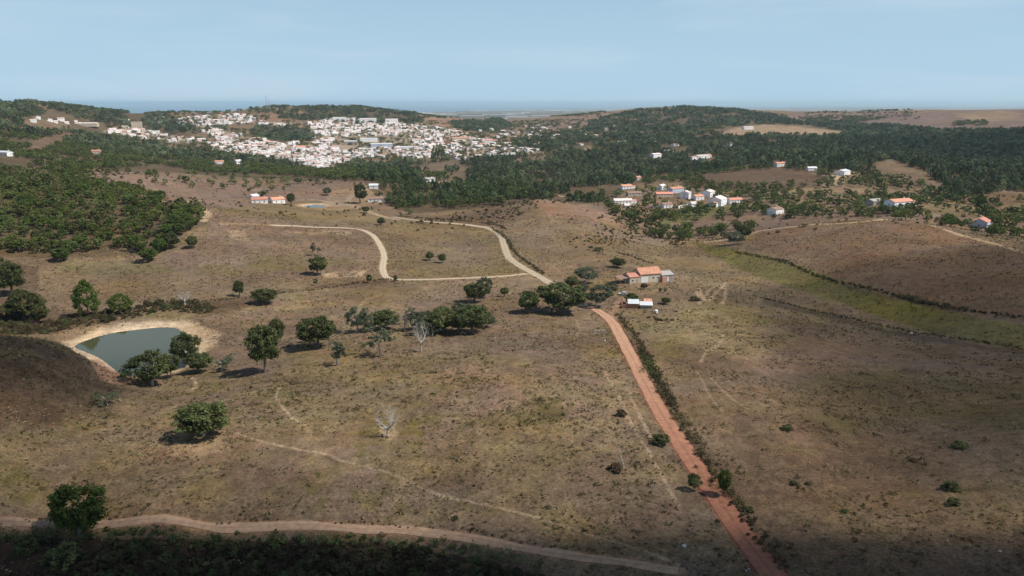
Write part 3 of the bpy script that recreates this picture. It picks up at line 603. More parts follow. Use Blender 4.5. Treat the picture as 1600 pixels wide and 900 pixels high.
def trunk_mb(seed, style, th=.45, rad=.03, limbs=5, m=0, mb=None):
    rng = random.Random(seed); t = mb or MB(); lean = (rng.uniform(-.06, .06), rng.uniform(-.06, .06))
    top = (lean[0], lean[1], th)
    t.tube([(0, 0, -.06), (lean[0] * .3, lean[1] * .3, th * .4), top], [rad * 1.35, rad, rad * .8], 7, m)
    for k in range(limbs):
        a = 2 * pi * k / limbs + rng.uniform(-.5, .5); L = rng.uniform(.16, .30); z0 = th * rng.uniform(.75, 1); z1 = z0 + rng.uniform(.16, .36)
        if style == 'pine': L *= .6
        p1 = (lean[0] + cos(a) * L * .5, lean[1] + sin(a) * L * .5, z0 + (z1 - z0) * .45)
        t.tube([(lean[0] * .9, lean[1] * .9, z0 - .02), p1, (lean[0] + cos(a) * L, lean[1] + sin(a) * L, z1)], [rad * .62, rad * .42, rad * .16], 5, m)
    if style == 'pine': t.tube([top, (lean[0], lean[1], .85)], [rad * .8, rad * .2], 6, m)
    return t
VAR = {}
def variants(key, style, cnt, nclump, per, size, leaf, th, rad, limbs, bark):
    L_ = []
    for i in range(cnt):
        q, f = crown(hash_(key) + i, style, nclump, per, size)
        L_.append((mesh_np('crown', q, f, leaf), trunk_mb(hash_(key) + i, style, th, rad, limbs).mesh('trunk', bark)))
    VAR[key] = L_
def hash_(s): return sum(ord(c) * (i + 3) for i, c in enumerate(s))
variants('oak', 'oak', 5, 130, 70, .045, MT['oak'], .34, .035, 5, MT['bark'])
variants('oakgrey', 'oak', 3, 70, 60, .045, MT['olive'], .34, .03, 5, MT['greybark'])
variants('open', 'open', 4, 70, 42, .042, MT['olive'], .45, .028, 6, MT['greybark'])
variants('opendark', 'oak', 3, 110, 66, .045, MT['oak'], .40, .026, 6, MT['greybark'])
variants('bright', 'oak', 3, 130, 70, .045, MT['bright'], .25, .03, 5, MT['bark'])
variants('pine', 'pine', 3, 100, 55, .05, MT['bright'], .3, .025, 4, MT['bark'])
variants('shrub', 'shrub', 3, 45, 45, .075, MT['shrub'], .2, .02, 3, MT['bark'])
variants('shrubgreen', 'shrub', 2, 45, 45, .075, MT['oak'], .2, .02, 3, MT['bark'])
variants('shrubbrown', 'shrub', 3, 45, 40, .075, MT['shrubbrown'], .2, .02, 3, MT['bark'])
variants('plum', 'oak', 1, 50, 50, .07, MT['plum'], .3, .03, 4, MT['bark'])
variants('farpine', 'pine', 5, 34, 9, .15, MT['farpine'], .3, .025, 2, MT['bark'])
variants('faroak', 'oak', 5, 34, 9, .13, MT['midoak'], .3, .03, 2, MT['bark'])
TREE_N = {}
def tree(key, x, y, w, h, label, name='oak_tree', cat='tree', group=None, parts=True, z=None, i=None, rz=None):
    z = float(hgt(np.array([x]), np.array([y]))[0]) if z is None else z
    k = TREE_N[key] = TREE_N.get(key, -1) + 1; cr, tr = VAR[key][(k if i is None else i) % len(VAR[key])]
    rz = random.uniform(0, 6.28) if rz is None else rz
    root = empty(name, (x, y, z - .02 * h), rz, (w, w, h)); tag(root, label, cat, group)
    if parts is True:
        c = link(bpy.data.objects.new('crown', cr)); c.parent = root
        t = link(bpy.data.objects.new('trunk', tr)); t.parent = root
    return root
def tree_px(key, px, py, wpx, hpx, label, **kw):
    p = hit(px, py)[0]; sl = sqrt(p[0] ** 2 + p[1] ** 2 + (p[2] - CAMZ) ** 2)
    # a pixel off the axis spans a little more distance
    dx, dy, dz = ray(px, py); fwd = sl / sqrt(dx * dx + dy * dy + dz * dz)
    dep = atan2(CAMZ - p[2], sqrt(p[0] ** 2 + p[1] ** 2))
    w = wpx * fwd / F; h = hpx * fwd / F; h = max((h - w * sin(dep) * .45) / cos(dep), w * .45)
    return tree(key, p[0], p[1], w * 1.05, h * (1.12 if py > 430 else 1.05), label, z=p[2], **kw)

# ------------------------------------------------------------------ the trees that stand by themselves, each measured in the photograph
NEAR = [
 ('oak',318,682,90,64,'broad dome-shaped oak standing alone in dry grass below the pond'),
 ('bright',125,838,100,92,'large bright green tree on the edge of the lower dirt track'),
 ('opendark',238,602,80,60,'widest dark oak on the near bank of the pond'),
 ('opendark',292,572,48,58,'taller dark oak at the right end of the pond, its crown above the water'),
 ('oak',310,582,42,36,'low dark oak tucked under the taller pond oak'),
 ('opendark',268,590,34,40,'narrow dark oak between the two large pond oaks'),
 ('open',347,580,42,28,'sparse grey-trunked oak just right of the pond oaks'),
 ('oak',414,582,57,82,'tallest dark oak with a pale trunk, right of the pond'),
 ('oak',434,538,28,42,'slim dark oak standing directly behind the tallest one'),
 ('oak',495,544,70,56,'round dense oak left of the row of cork oaks'),
 ('open',526,571,37,49,'gaunt pale-trunked oak in front of the round dense oak'),
 ('oakgrey',558,519,40,44,'slender oak with a visible trunk, first of the oak row'),
 ('oak',600,514,50,35,'dark oak of the row, behind the gaunt leaning one'),
 ('open',594,556,47,49,'gaunt half-bare oak with a twisted pale trunk'),
 ('open',632,517,45,40,'pale lichen-covered oak in the middle of the oak row'),
 ('oak',692,518,65,44,'wide green oak in the oak row right of the bleached tree'),
 ('oakgrey',665,514,37,33,'small oak squeezed into the oak row behind the bleached tree'),
 ('oak',738,520,62,49,'last and broad oak at the right end of the oak row'),
 ('oakgrey',722,498,40,29,'low grey-green oak behind the right end of the oak row'),
 ('oakgrey',577,518,30,28,'grey oak filling the row between the slender and the dark one'),
 ('open',648,524,34,34,'airy pale-limbed oak touching the bleached tree from the left'),
 ('oak',716,520,40,36,'rounded oak between the wide and the broad one of the row'),
 ('oakgrey',762,512,30,24,'low oak trailing off the right end of the oak row'),
 ('open',676,526,28,30,'thin pale oak in front of the wide green one of the row'),
 ('oak',742,472,42,33,'oak with a shadowed trunk on the open slope above the row'),
 ('oakgrey',757,466,32,35,'taller pale oak touching its twin above the oak row'),
 ('oak',788,463,15,15,'very small oak alone beside the crossing of the tracks'),
 ('oak',827,489,40,38,'upright oak just left of the largest roadside oak'),
 ('oak',878,488,85,53,'largest roadside oak with deep shade, left of the red road bend'),
 ('oakgrey',932,480,55,42,'grey-green tree at the bend of the red road'),
 ('oakgrey',915,442,42,29,'grey-green tree behind the roadside oak group'),
 ('oak',893,450,26,20,'small dark tree filling the gap above the largest roadside oak'),
 ('oakgrey',955,460,26,22,'bushy grey tree on the left of the farmhouse yard'),
 ('open',168,633,38,24,'scrubby low tree on the slope under the dark mound'),
 ('oak',413,474,48,27,'low wide oak on the hedge line left of the loop track'),
 ('oak',374,463,20,26,'small upright oak beside the low wide oak'),
 ('pine',137,494,40,58,'tall rounded pine behind the pond embankment'),
 ('pine',188,490,38,34,'shorter pine behind the pond embankment'),
 ('oak',38,500,64,52,'big dark oak in the clump at the valley edge, lowest of them'),
 ('oak',18,462,50,56,'big dark oak in the clump at the valley edge, behind the lowest'),
 ('oak',62,505,34,30,'small oak on the right of the valley edge clump'),
 ('oak',-6,438,44,40,'dark oak at the valley edge cut by the picture border'),
 ('oak',497,430,32,34,'flat-crowned oak with pale trunk and round shadow in the mauve field'),
 ('open',494,400,15,24,'thin airy tree behind the flat-crowned oak'),
 ('oak',671,407,15,16,'left one of two small round trees in the loop field'),
 ('oak',691,411,15,17,'right one of two small round trees in the loop field'),
 ('oak',618,440,8,11,'tiny tree at the inner corner of the loop track'),
 ('oak',577,442,10,14,'small thin tree on the hedge left of the loop track corner'),
 ('oakgrey',493,446,9,12,'small grey tree low on the hedge below the mauve field'),
 ('oak',1033,694,30,20,'small dark oak leaning over the edge of the red road'),
 ('opendark',1083,766,26,30,'umbrella-shaped thin tree on the left verge of the red road'),
 ('bright',1130,775,26,44,'glossy upright tree on the right verge of the red road'),
 ('oak',965,418,26,18,'dark bush-like tree on the bank behind the farmhouse'),
 ('olive' if False else 'oakgrey',1148,382,34,24,'grey-green tree at the mouth of the green valley'),
 ('oak',1162,374,26,26,'dark tree beside the grey-green tree at the valley mouth'),
 ('oak',986,476,24,20,'dense dark tree behind the white-roofed shed'),
 ('oak',1040,475,18,12,'small green tree right of the white-roofed shed'),
 ('oakgrey',1031,458,7,9,'left olive of a pair below the farmhouse'),
 ('oakgrey',1039,458,7,9,'right olive of a pair below the farmhouse'),
 ('plum',1006,452,14,10,'purple-black leaved tree in front of the garage door'),
 ('bright',232,408,30,24,'bright green tree at the foot of the wooded hillside, nearest the field'),
 ('bright',250,394,30,24,'bright green tree second up the edge of the wooded hillside'),
 ('oak',268,388,28,28,'dark tree halfway up the edge of the wooded hillside'),
 ('oak',300,388,18,22,'lone dark tree just outside the edge of the wooded hillside'),
 ('bright',97,408,34,24,'bright round tree at the foot of the wood above the pale field'),
 ('oak',280,368,22,22,'dark tree high on the edge of the wooded hillside'),
 ('pine',1531,332,22,30,'single dark pine on the brown field behind the blue gabled house'),
 ('oak',782,320,9,14,'small tree on the scrubby ridge above the road'),
 ('oak',455,320,15,20,'dark round tree beside the white farm with red roofs'),
 ('oak',563,318,24,34,'dense tall trees beside the long white cottage'),
 ('oakgrey',512,305,18,14,'grey tree by the small farm pond'),
 ('oak',596,352,14,14,'round bush-tree beside the upper end of the track'),
 ('oak',572,333,14,12,'dark tree by the bend of the farm track'),
]
for r_ in NEAR:
    tree_px(*r_[:6], name='pine_tree' if r_[0] == 'pine' else 'oak_tree')

def dead_tree_mesh(seed, spread=.5, depth=4, n0=5):
    rng = random.Random(seed); t = MB()
    def branch(p, d, L, r, k):
        path = [p]; rad = [r]; q = np.array(p, float); dd = np.array(d, float)
        for s in range(3):
            dd = dd + np.array([rng.uniform(-.28, .28), rng.uniform(-.28, .28), rng.uniform(-.05, .22)]); dd /= np.linalg.norm(dd); q = q + dd * L / 3; path.append(tuple(q)); rad.append(r * (1 - .22 * (s + 1)))
        t.tube(path, rad, 6 if k > 1 else 4)
        if k > 0:
            for m in range(rng.choice((3, 3, 4))):
                a = rng.uniform(0, 6.28); nd = dd + np.array([cos(a), sin(a), rng.uniform(-.1, .5)]) * rng.uniform(.6, 1.0); nd /= np.linalg.norm(nd)
                branch(tuple(path[rng.choice((2, 3))]), nd, L * rng.uniform(.6, .8), rad[-1] * .85, k - 1)
    t.tube([(0, 0, -.05), (.01, 0, .1), (.02, .01, .25)], [.05, .036, .032], 8)
    for m in range(n0):
        a = 2 * pi * m / n0 + rng.uniform(-.4, .4); branch((.02, .01, .23), (cos(a) * .9, sin(a) * .9, rng.uniform(.35, 1.0)), .30, .040, depth - 1)
    return t
for sd, px, py, wp, hp, lab in ((3,605,683,50,52,'bleached dead cork oak with bare spreading branches on pale soil'),(4,658,549,36,46,'bleached leafless tree standing in front of the oak row'),(6,289,477,26,22,'small bleached dead tree above the pond embankment'),
                            (9,160,848,9,16,'pale forked dead stem among dark scrub below the lower track')):
    p = hit(px, py)[0]; fwd = p[1]; k = fwd / F / .95
    t = dead_tree_mesh(sd, depth=4 if wp > 20 else 2, n0=6 if wp > 20 else 2); o = empty('dead_tree', tuple(p), random.uniform(0, 6), (wp * k, wp * k, hp * k * 1.1)); tag(o, lab, 'dead tree')
    b = link(bpy.data.objects.new('branches', t.mesh('branches', MT['deadwood']))); b.parent = o
    if wp > 20:
        r_ = np.random.default_rng(sd); cc = np.column_stack([r_.uniform(-.38, .38, 60), r_.uniform(-.38, .38, 60), r_.uniform(.35, .95, 60)]); cc = cc[np.hypot(cc[:, 0], cc[:, 1]) < .42]
        q, f = leaves(r_, cc, np.full(len(cc), .07), 10, .026); tw = link(bpy.data.objects.new('foliage', mesh_np('foliage', q, f, MT['greybark']))); tw.parent = o  # bare twigs of the dead tree, drawn as small grey quads
p = hit(975, 731)[0]; t = MB(); t.tube([(0, 0, -.3), (-.4, 0, 1.6), (-1.0, .1, 3.2), (-1.5, .1, 5.2)], [.16, .12, .09, .04], 7); t.tube([(-.4, 0, 1.6), (.1, .1, 2.4)], [.1, .03], 5)
tag(t.obj('dead_tree', MT['deadwood']), 'leaning bare grey snag over a dark bush', 'dead tree').location = tuple(p)
tree_px('shrubbrown', 962, 735, 26, 16, 'dark leafless bush at the foot of the leaning snag', name='shrub', cat='shrub')

# ------------------------------------------------------------------ woods: where each tree grows
CUM = np.maximum.accumulate((ZG - CAMZ) / RG, axis=0)
def visible(x, y, ztop):
    r = np.hypot(x, y); return (ztop - CAMZ) / r > bil(CUM, PHI, LR, np.arctan2(x, y), np.log(r * .995))
def inside(px, py, polys):
    r = np.zeros(px.shape, bool)
    for q in polys:
        q = np.asarray(q, float); s = (px > q[:, 0].min()) & (px < q[:, 0].max()) & (py > q[:, 1].min()) & (py < q[:, 1].max())
        if s.any(): t = r[s]; t |= poly_sd(px[s], py[s], q) < 0; r[s] = t
    return r
def scatter(r0, r1, spacing, seed, pxlim=(-140, 1740)):
    rng = np.random.default_rng(seed); X0 = r1 * .75
    gx, gy = np.meshgrid(np.arange(-X0, X0, spacing), np.arange(r0 * .7, r1, spacing)); x = (gx + rng.uniform(-.48, .48, gx.shape) * spacing).ravel(); y = (gy + rng.uniform(-.48, .48, gx.shape) * spacing).ravel()
    r = np.hypot(x, y); s = (r > r0) & (r < r1); x, y = x[s], y[s]; z = hgt(x, y); px, py, _ = project(x, y, z); s = (px > pxlim[0]) & (px < pxlim[1]) & (py < 1000)
    return x[s], y[s], z[s], px[s], py[s]
HILLSIDE = [(-140,288),(40,286),(100,286),(200,295),(255,312),(322,332),(318,350),(262,372),(235,392),(215,402),(150,396),(60,398),(-140,405)]
MAIN = [[(940,212),(1060,208),(1130,212),(1300,214),(1400,205),(1400,240),(1260,240),(1080,252),(960,235)], [(-140,158),(20,162),(60,160),(200,166),(240,172),(190,178),(75,178),(45,185)], [(-140,170),(20,172),(45,198),(100,200),(150,214),(245,224),(262,238),(330,240),(430,250),(500,268),(560,258),(690,256),(760,250),(860,244),(905,225),(960,215),(1000,240),(1080,250),(1150,238),(1260,232),(1330,240),(1390,252),(1440,272),(1472,300),(1445,312),(1380,285),(1340,268),(1180,262),(1070,274),(1030,272),(1000,285),(955,305),(930,325),(900,318),(840,312),(780,322),(740,326),(700,334),(640,337),(610,320),(600,300),(565,284),(400,272),(330,270),(200,262),(120,270),(-140,275)],
        [(1350,235),(1400,215),(1480,205),(1760,203),(1760,296),(1640,300),(1560,300),(1490,318),(1450,300),(1400,258)],
        [(900,200),(940,185),(1000,172),(1070,168),(1160,173),(1200,180),(1330,190),(1430,200),(1500,208),(1360,238),(1200,215),(1130,195),(1060,208),(950,215)],
        [(60,165),(190,176),(210,200),(120,190),(75,178)], [(390,172),(430,168),(560,168),(650,178),(665,192),(560,194),(500,190),(440,186),(430,178)],
        [(215,186),(250,178),(290,190),(380,204),(330,203),(300,208),(240,205)], [(395,200),(440,196),(485,205),(492,222),(440,222),(400,214)], [(700,192),(780,186),(800,196),(790,204),(730,206),(705,200)], [(800,220),(900,205),(960,235),(870,240),(810,234)]]
CLEAR = [[(1095,274),(1180,265),(1255,267),(1290,279),(1275,288),(1150,291),(1100,286)], [(806,304),(840,298),(905,308),(905,316),(850,308)], [(1080,212),(1110,210),(1120,216),(1085,218)], [(930,222),(960,218),(985,226),(950,230)], [(640,305),(680,300),(700,312),(660,318)], [(35,200),(50,180),(110,195),(120,204),(40,205)], [(40,236),(60,218),(110,208),(125,214),(80,230),(50,242)], [(245,226),(300,222),(330,238),(260,236)], [(620,262),(700,252),(760,268),(640,270)], [(800,250),(860,240),(870,250),(800,256)],
         [(905,232),(920,228),(975,236),(910,240)], [(1130,205),(1170,194),(1260,196),(1330,208),(1300,214),(1140,212)], [(1360,258),(1392,248),(1440,268),(1475,290),(1470,310),(1400,300),(1370,278)], [(1225,178),(1270,172),(1380,170),(1420,180),(1360,188),(1280,192),(1230,186)],
         [(1330,195),(1380,182),(1460,174),(1560,170),(2000,168),(2000,202),(1560,202),(1430,197)], [(680,272),(730,268),(735,290),(700,292)], [(655,272),(705,272),(705,296),(660,290)]]
SPARSE = [([(1010,262),(1170,262),(1170,300),(1130,292),(1030,282),(1005,300),(950,282)], .8, 700, 1100), ([(1160,296),(1300,300),(1300,345),(1240,342),(1180,335),(1165,320)], .6, 600, 1000), ([(1000,260),(1330,255),(1480,300),(1640,320),(1640,400),(1560,375),(1450,345),(1330,340),(1200,345),(1150,375),(1080,378),(980,350),(940,320),(1000,285)], .5, 560, 1250), ([(1330,318),(1480,318),(1500,362),(1600,385),(1600,396),(1500,368),(1440,350),(1340,340)], .75, 600, 860),
          ([(120,270),(340,272),(560,290),(400,300),(200,295)], .10, 600, 1200), ([(-140,268),(120,270),(200,285),(100,290),(-140,290)], .45, 600, 1100), ([(170,190),(860,190),(860,250),(500,262),(330,240),(170,215)], .36, 1400, 3200),
          ([(740,185),(1060,190),(1060,250),(860,250),(740,220)], .35, 1500, 3300), ([(540,270),(700,268),(760,320),(640,335),(600,318)], .4, 700, 1200), ([(960,330),(1090,350),(1080,378),(1010,372),(950,345)], .55, 600, 760), ([(225,172),(420,172),(420,190),(225,190)], .4, 2400, 3300), ([(1240,176),(1430,172),(1440,190),(1250,186)], .2, 2400, 3800),
          ([(1245,184),(1300,181),(1390,184),(1350,190),(1270,191)], .9, 2400, 3800), ([(1488,190),(1540,188),(1545,197),(1490,197)], .95, 2000, 3800), ([(860,170),(960,176),(950,185),(860,182)], .2, 2500, 4000), ([(390,300),(460,300),(460,318),(390,318)], .1, 600, 900),
          ([(650,178),(900,172),(900,182),(650,186)], .3, 2800, 4500), ([(1040,195),(1130,195),(1130,210),(1050,212)], .5, 2000, 3300)]
VILLAGE_KEEP = [[(952,280),(1003,280),(1003,330),(952,330)], [(1022,286),(1162,286),(1162,324),(1022,330)], [(1378,304),(1432,304),(1432,336),(1378,336)], [(1502,336),(1565,336),(1565,366),(1502,366)], [(1296,260),(1336,260),(1336,276),(1296,276)], [(1196,312),(1230,312),(1230,334),(1196,334)], [(1196,246),(1236,246),(1236,262),(1196,262)],
                [(1060,318),(1145,316),(1150,330),(1030,346)], [(655,272),(705,272),(705,296),(655,292)], [(1070,232),(1122,232),(1122,250),(1070,250)], [(1150,188),(1186,188),(1186,203),(1150,203)],[(570,300),(604,300),(604,318),(570,318)],[(380,302),(450,302),(450,320),(380,320)]]
HOUSE_PX = [(978,295,12),(990,306,14),(972,318,17),(980,325,7),(997,281,5),(1034,296,6),(1055,301,13),(1037,307,16),(1071,310,9),(1090,312,9),(1107,307,9),(1121,320,15),(1147,317,14),(1041,324,10),(1083,322,6),(1211,334,12),(1218,260,11),(1316,273,16),
            (1268,266,9),(1404,322,22),(1365,320,10),(1532,354,18),(1168,202,14),(1096,248,22),(1024,246,12),(406,317,13),(433,317,11),(397,311,7),(588,315,14),(584,294,7),(671,284,9),(691,291,10),(8,243,10),(150,240,8),(343,256,8),(372,256,7),(136,197,24),(214,199,9)]
TX = []
for r0, r1, sp, sd in ((500, 760, 7.2, 1), (760, 1300, 8.0, 2), (1300, 2000, 9.5, 3), (2000, 3900, 13.5, 4)):
    x, y, z, px, py = scatter(r0, r1, sp, sd); rng = np.random.default_rng(sd + 50)
    a = inside(px, py, [HILLSIDE]) & (np.hypot(x, y) < 760); gap = fbm(x / 40, y / 40, 200, 3)
    m_ = inside(px, py, MAIN) & ~inside(px, py, CLEAR) & (np.hypot(x, y) > np.where(px < 790, 700, 790)); keep = (a & (gap > -.45)) | (m_ & (gap > np.where(px > 1280, -.36, np.where(px > 560, -.08, -.2)))); dens = np.zeros(x.shape)
    for poly, dn, q0, q1 in SPARSE:
        s = inside(px, py, [poly]) & (np.hypot(x, y) > q0) & (np.hypot(x, y) < q1); dens[s] = np.maximum(dens[s], dn)
    sp_k = ~keep & (rng.uniform(size=x.shape) < dens) & (gap > -.2)
    keep |= sp_k & ~inside(px, py, CLEAR[:1])
    for hx, hy, hw in HOUSE_PX: keep &= ~((np.abs(px - hx) < hw) & (py > hy - 4) & (py < hy + 8) & (np.hypot(x, y) > 560) & (np.hypot(x, y) < 2500))
    pine = (rng.uniform(size=x.shape) < .75) & m_ & (np.hypot(x, y) > 760) & ((px > 560) | (np.hypot(x, y) > 1500))
    w = rng.uniform(.6, 1.4, x.shape) * sp * .98; h = np.where(pine, rng.uniform(8, 14, x.shape), rng.uniform(5, 8.5, x.shape)) * (1 + .0 * x)
    w = np.where(rng.uniform(size=x.shape) < .25, w * .6, w); TX.append(np.column_stack([x, y, z, w, h, pine, px, py, a])[keep])
TX = np.vstack(TX)
# the lower left scrub slope and the town are handled apart; choose the individuals that show largest
vis = visible(TX[:, 0], TX[:, 1], TX[:, 2] + TX[:, 4] * .7) & (TX[:, 6] > 0) & (TX[:, 6] < 1600)
rr_ = np.hypot(TX[:, 0], TX[:, 1]); size_ = TX[:, 3] * TX[:, 4] / rr_ ** 2 * vis
single = np.zeros(len(TX), bool)
for pn, cnt in ((0, 228), (1, 290)):
    idx = np.where(TX[:, 5] == pn)[0]; single[idx[np.argsort(-size_[idx])[:cnt]]] = True
print('trees', len(TX), 'single', single.sum())
variants('midoak', 'oak', 4, 60, 26, .075, MT['midoak'], .3, .03, 3, MT['bark'])
variants('midbright', 'oak', 3, 60, 26, .075, MT['bright'], .3, .03, 3, MT['bark'])
variants('midpine', 'pine', 4, 60, 24, .085, MT['pine'], .3, .025, 3, MT['bark'])
def where_of(px, py, r, pn, br, w, h):
    sz = ('broad ' if w > 9.2 else 'small ' if w < 6.2 else '') if not pn else ('tall ' if h > 12 else 'short ' if h < 9.5 else '')
    c = '' if pn else ('bright green ' if br else 'dark ')
    if not pn and px < 340 and r < 760:
        row = 'along the crest' if py < 305 else 'in the upper half' if py < 328 else 'in the lower half' if py < 362 else 'on the lowest edge'
        col = 'far left' if px < 90 else 'middle' if px < 200 else 'right-hand'
        return sz + c + 'oak %s of the left hillside wood, %s part' % (row, col)
    if pn:
        where = 'behind the cottage with brown roof' if px < 640 else 'between the town and the scrubby ridge' if px < 780 else 'just left of the white hamlet' if px < 960 else 'behind the white hamlet' if px < 1200 else 'in the shaded valley wood on the right'
        row = 'front-row ' if r < 880 else 'second-row ' if r < 960 else 'inner '
        return sz + row + 'pine of the wood ' + where if px < 1200 else sz + row + 'pine ' + where
    where = 'by the pale fields before the town' if px < 440 else 'around the ploughed field and its cottage' if px < 640 else 'below the pine wood' if px < 960 else 'among the hamlet gardens' if px < 1080 and r > 740 else 'in the creek bed below the hamlet' if px < 1180 else 'on the slope right of the hamlet' if px < 1300 else 'near the long white house' if px < 1450 else 'by the blue gabled house'
    return sz + c + 'tree ' + where + (', higher up' if r > 860 else ', lower down' if r < 700 else '')
for t in TX[single]:
    x, y, z, w, h, pn, px, py, hs_ = t; r = sqrt(x * x + y * y); br = (not pn) and random.random() < (.5 if hs_ else .3)
    lab = where_of(px, py, r, pn, br, w, h); grp = lab
    tree('midpine' if pn else ('midbright' if br else 'midoak'), x, y, w * 1.15, h, lab, name='pine_tree' if pn else 'oak_tree', group=grp, z=z)

def instancer(name, pts, scl, rot, protos, kind='stuff', label=None):
    """one object of many uncountable plants: points that carry size, turn and variant"""
    me = bpy.data.meshes.new(name); me.vertices.add(len(pts)); me.vertices.foreach_set('co', np.asarray(pts, np.float32).ravel())
    for nm, ty, data, key in (('scl', 'FLOAT_VECTOR', scl, 'vector'), ('rot', 'FLOAT', rot, 'value'), ('idx', 'INT', np.arange(len(pts)) * 7919 % 104729 % len(protos), 'value')):
        a = me.attributes.new(nm, ty, 'POINT'); a.data.foreach_set(key, np.asarray(data, np.int32 if ty == 'INT' else np.float32).ravel())
    me.update(); o = link(bpy.data.objects.new(name, me)); col = bpy.data.collections.new(name + '_kinds')
    for i, pm in enumerate(protos): col.objects.link(bpy.data.objects.new('%s_kind_%02d' % (name, i), pm))
    ng = bpy.data.node_groups.new(name, 'GeometryNodeTree'); ng.interface.new_socket('Geometry', in_out='INPUT', socket_type='NodeSocketGeometry'); ng.interface.new_socket('Geometry', in_out='OUTPUT', socket_type='NodeSocketGeometry')
    N = ng.nodes; Lk = ng.links.new; gi = N.new('NodeGroupInput'); go = N.new('NodeGroupOutput'); ci = N.new('GeometryNodeCollectionInfo'); ci.inputs['Collection'].default_value = col
    ci.inputs['Separate Children'].default_value = True; ci.inputs['Reset Children'].default_value = True
    ip = N.new('GeometryNodeInstanceOnPoints'); ip.inputs['Pick Instance'].default_value = True
    def attr(nm, ty):
        a = N.new('GeometryNodeInputNamedAttribute'); a.data_type = ty; a.inputs['Name'].default_value = nm; return a.outputs['Attribute']
    cx = N.new('ShaderNodeCombineXYZ'); Lk(attr('rot', 'FLOAT'), cx.inputs['Z'])
    Lk(gi.outputs[0], ip.inputs['Points']); Lk(ci.outputs[0], ip.inputs['Instance']); Lk(attr('idx', 'INT'), ip.inputs['Instance Index']); Lk(attr('scl', 'FLOAT_VECTOR'), ip.inputs['Scale'])
    Lk(cx.outputs[0], ip.inputs['Rotation']); Lk(ip.outputs[0], go.inputs[0])
    md = o.modifiers.new('scatter', 'NODES'); md.node_group = ng; tag(o, label, kind=kind); return o
def merged(cr, tr):
    """crown and trunk of a variant as one mesh"""
    a = np.empty(len(cr.vertices) * 3, np.float32); cr.vertices.foreach_get('co', a); b = np.empty(len(tr.vertices) * 3, np.float32); tr.vertices.foreach_get('co', b)
    f = [tuple(p.vertices) for p in cr.polygons] + [tuple(i + len(cr.vertices) for i in p.vertices) for p in tr.polygons]
    return mesh_np('plant', np.concatenate([a, b]).reshape(-1, 3), f, [cr.materials[0], tr.materials[0]], [0] * len(cr.polygons) + [1] * len(tr.polygons))
W = TX[~single]; rw = np.random.default_rng(3)
for nm, sel, key in (('woodland', W[:, 5] == 1, 'farpine'), ('oak_woodland', W[:, 5] == 0, 'faroak')):
    w = W[sel]; instancer(nm, w[:, :3] - (0, 0, .2), np.column_stack([w[:, 3] * 1.15, w[:, 3] * 1.15, w[:, 4]]), rw.uniform(0, 6.28, len(w)), [merged(c, t) for c, t in VAR[key]])

# ------------------------------------------------------------------ scrub on the dry ground
def tuft_mesh(seed, n, mt, size=.5):
    rng = np.random.default_rng(seed); c = np.column_stack([rng.normal(size=(n, 2)) * .24, rng.uniform(.05, .5, n)]); q, f = leaves(rng, c, np.full(n, .12), 3, size * .6); q[:, 2] = np.abs(q[:, 2]); return mesh_np('tuft', q, f, mt)
TUFTS = [tuft_mesh(i, 9, MT['tuft']) for i in range(5)] + [tuft_mesh(20 + i, 8, MT['shrub']) for i in range(2)]
STRAWS = [tuft_mesh(40 + i, 8, MT['straw']) for i in range(4)]
def on_ground_ok(x, y):
    d = np.full(x.shape, 1e9)
    for L, w, c, nm in ROADL: d = np.minimum(d, line_dist(x, y, L, 10) - w * .5)
    pd = np.full(x.shape, 99.)
    for q in (POND, POND2): s = bbox_sel(x, y, q, 20); pd[s] = poly_sd(x[s], y[s], q)
    return (d > .4) & (pd > 1.5), d, pd
rg = np.random.default_rng(11)
def scrub(name, r0, r1, spacing, seed, thr, protos, s0, s1, polys=None, pxr=(-150, 1750), dens=1.):
    x, y, z, px, py = scatter(r0, r1, spacing, seed, pxr); ok, d, pd = on_ground_ok(x, y); nn = fbm(x / 22, y / 22, 300 + seed, 3) + .8 * fbm(x / 6, y / 6, 310 + seed, 2)
    rr_ = np.random.default_rng(seed); k = ok & (nn > thr) & (pd > 6) & (rr_.uniform(size=x.shape) < dens)
    if polys: k &= inside(px, py, polys)
    x, y, z = x[k], y[k], z[k]; s = rr_.uniform(s0, s1, len(x)) * rr_.choice([.7, 1, 1, 1.5], len(x))
    print(name, len(x)); instancer(name, np.column_stack([x, y, z - .05 * s]), np.column_stack([s * 1.15, s * 1.15, s * rr_.uniform(.6, .95, len(x))]), rr_.uniform(0, 6.28, len(x)), protos)
scrub('dry_scrub', 110, 330, 1.15, 21, -.05, TUFTS, .35, .95, dens=.55)
scrub('scrub_beyond', 330, 640, 1.75, 22, -.25, TUFTS[:6], .5, 1.1, dens=.5)
scrub('straw_grass', 110, 300, 1.5, 23, .05, STRAWS, .4, .95, dens=.5)
scrub('hillside_scrub', 600, 1000, 7, 24, .0, [merged(c, t) for c, t in VAR['shrub'][:1]], 1.2, 2.4, dens=.25)
scrub('mound_heath', 170, 300, 1.3, 33, -2, TUFTS[5:] + TUFTS[:2], .5, 1.1, polys=[[(-140,520),(60,530),(110,545),(150,590),(190,610),(180,660),(60,690),(-140,720)]], dens=.55)
DENSE = [[(400,560),(520,575),(640,560),(760,540),(790,600),(700,620),(600,640),(520,690),(440,680),(400,630)], [(800,640),(830,618),(872,622),(888,650),(860,668),(808,664)], [(280,600),(420,600),(430,640),(360,650),(270,660),(230,700),(160,690),(130,640)]]
scrub('grass_tussocks', 150, 330, 1.7, 26, -.6, TUFTS[:5], .6, 1.2, polys=DENSE, dens=.5)
SH = [merged(c, t) for c, t in VAR['shrub'] + VAR['shrubbrown'][:2] + VAR['shrubgreen'][:1]]
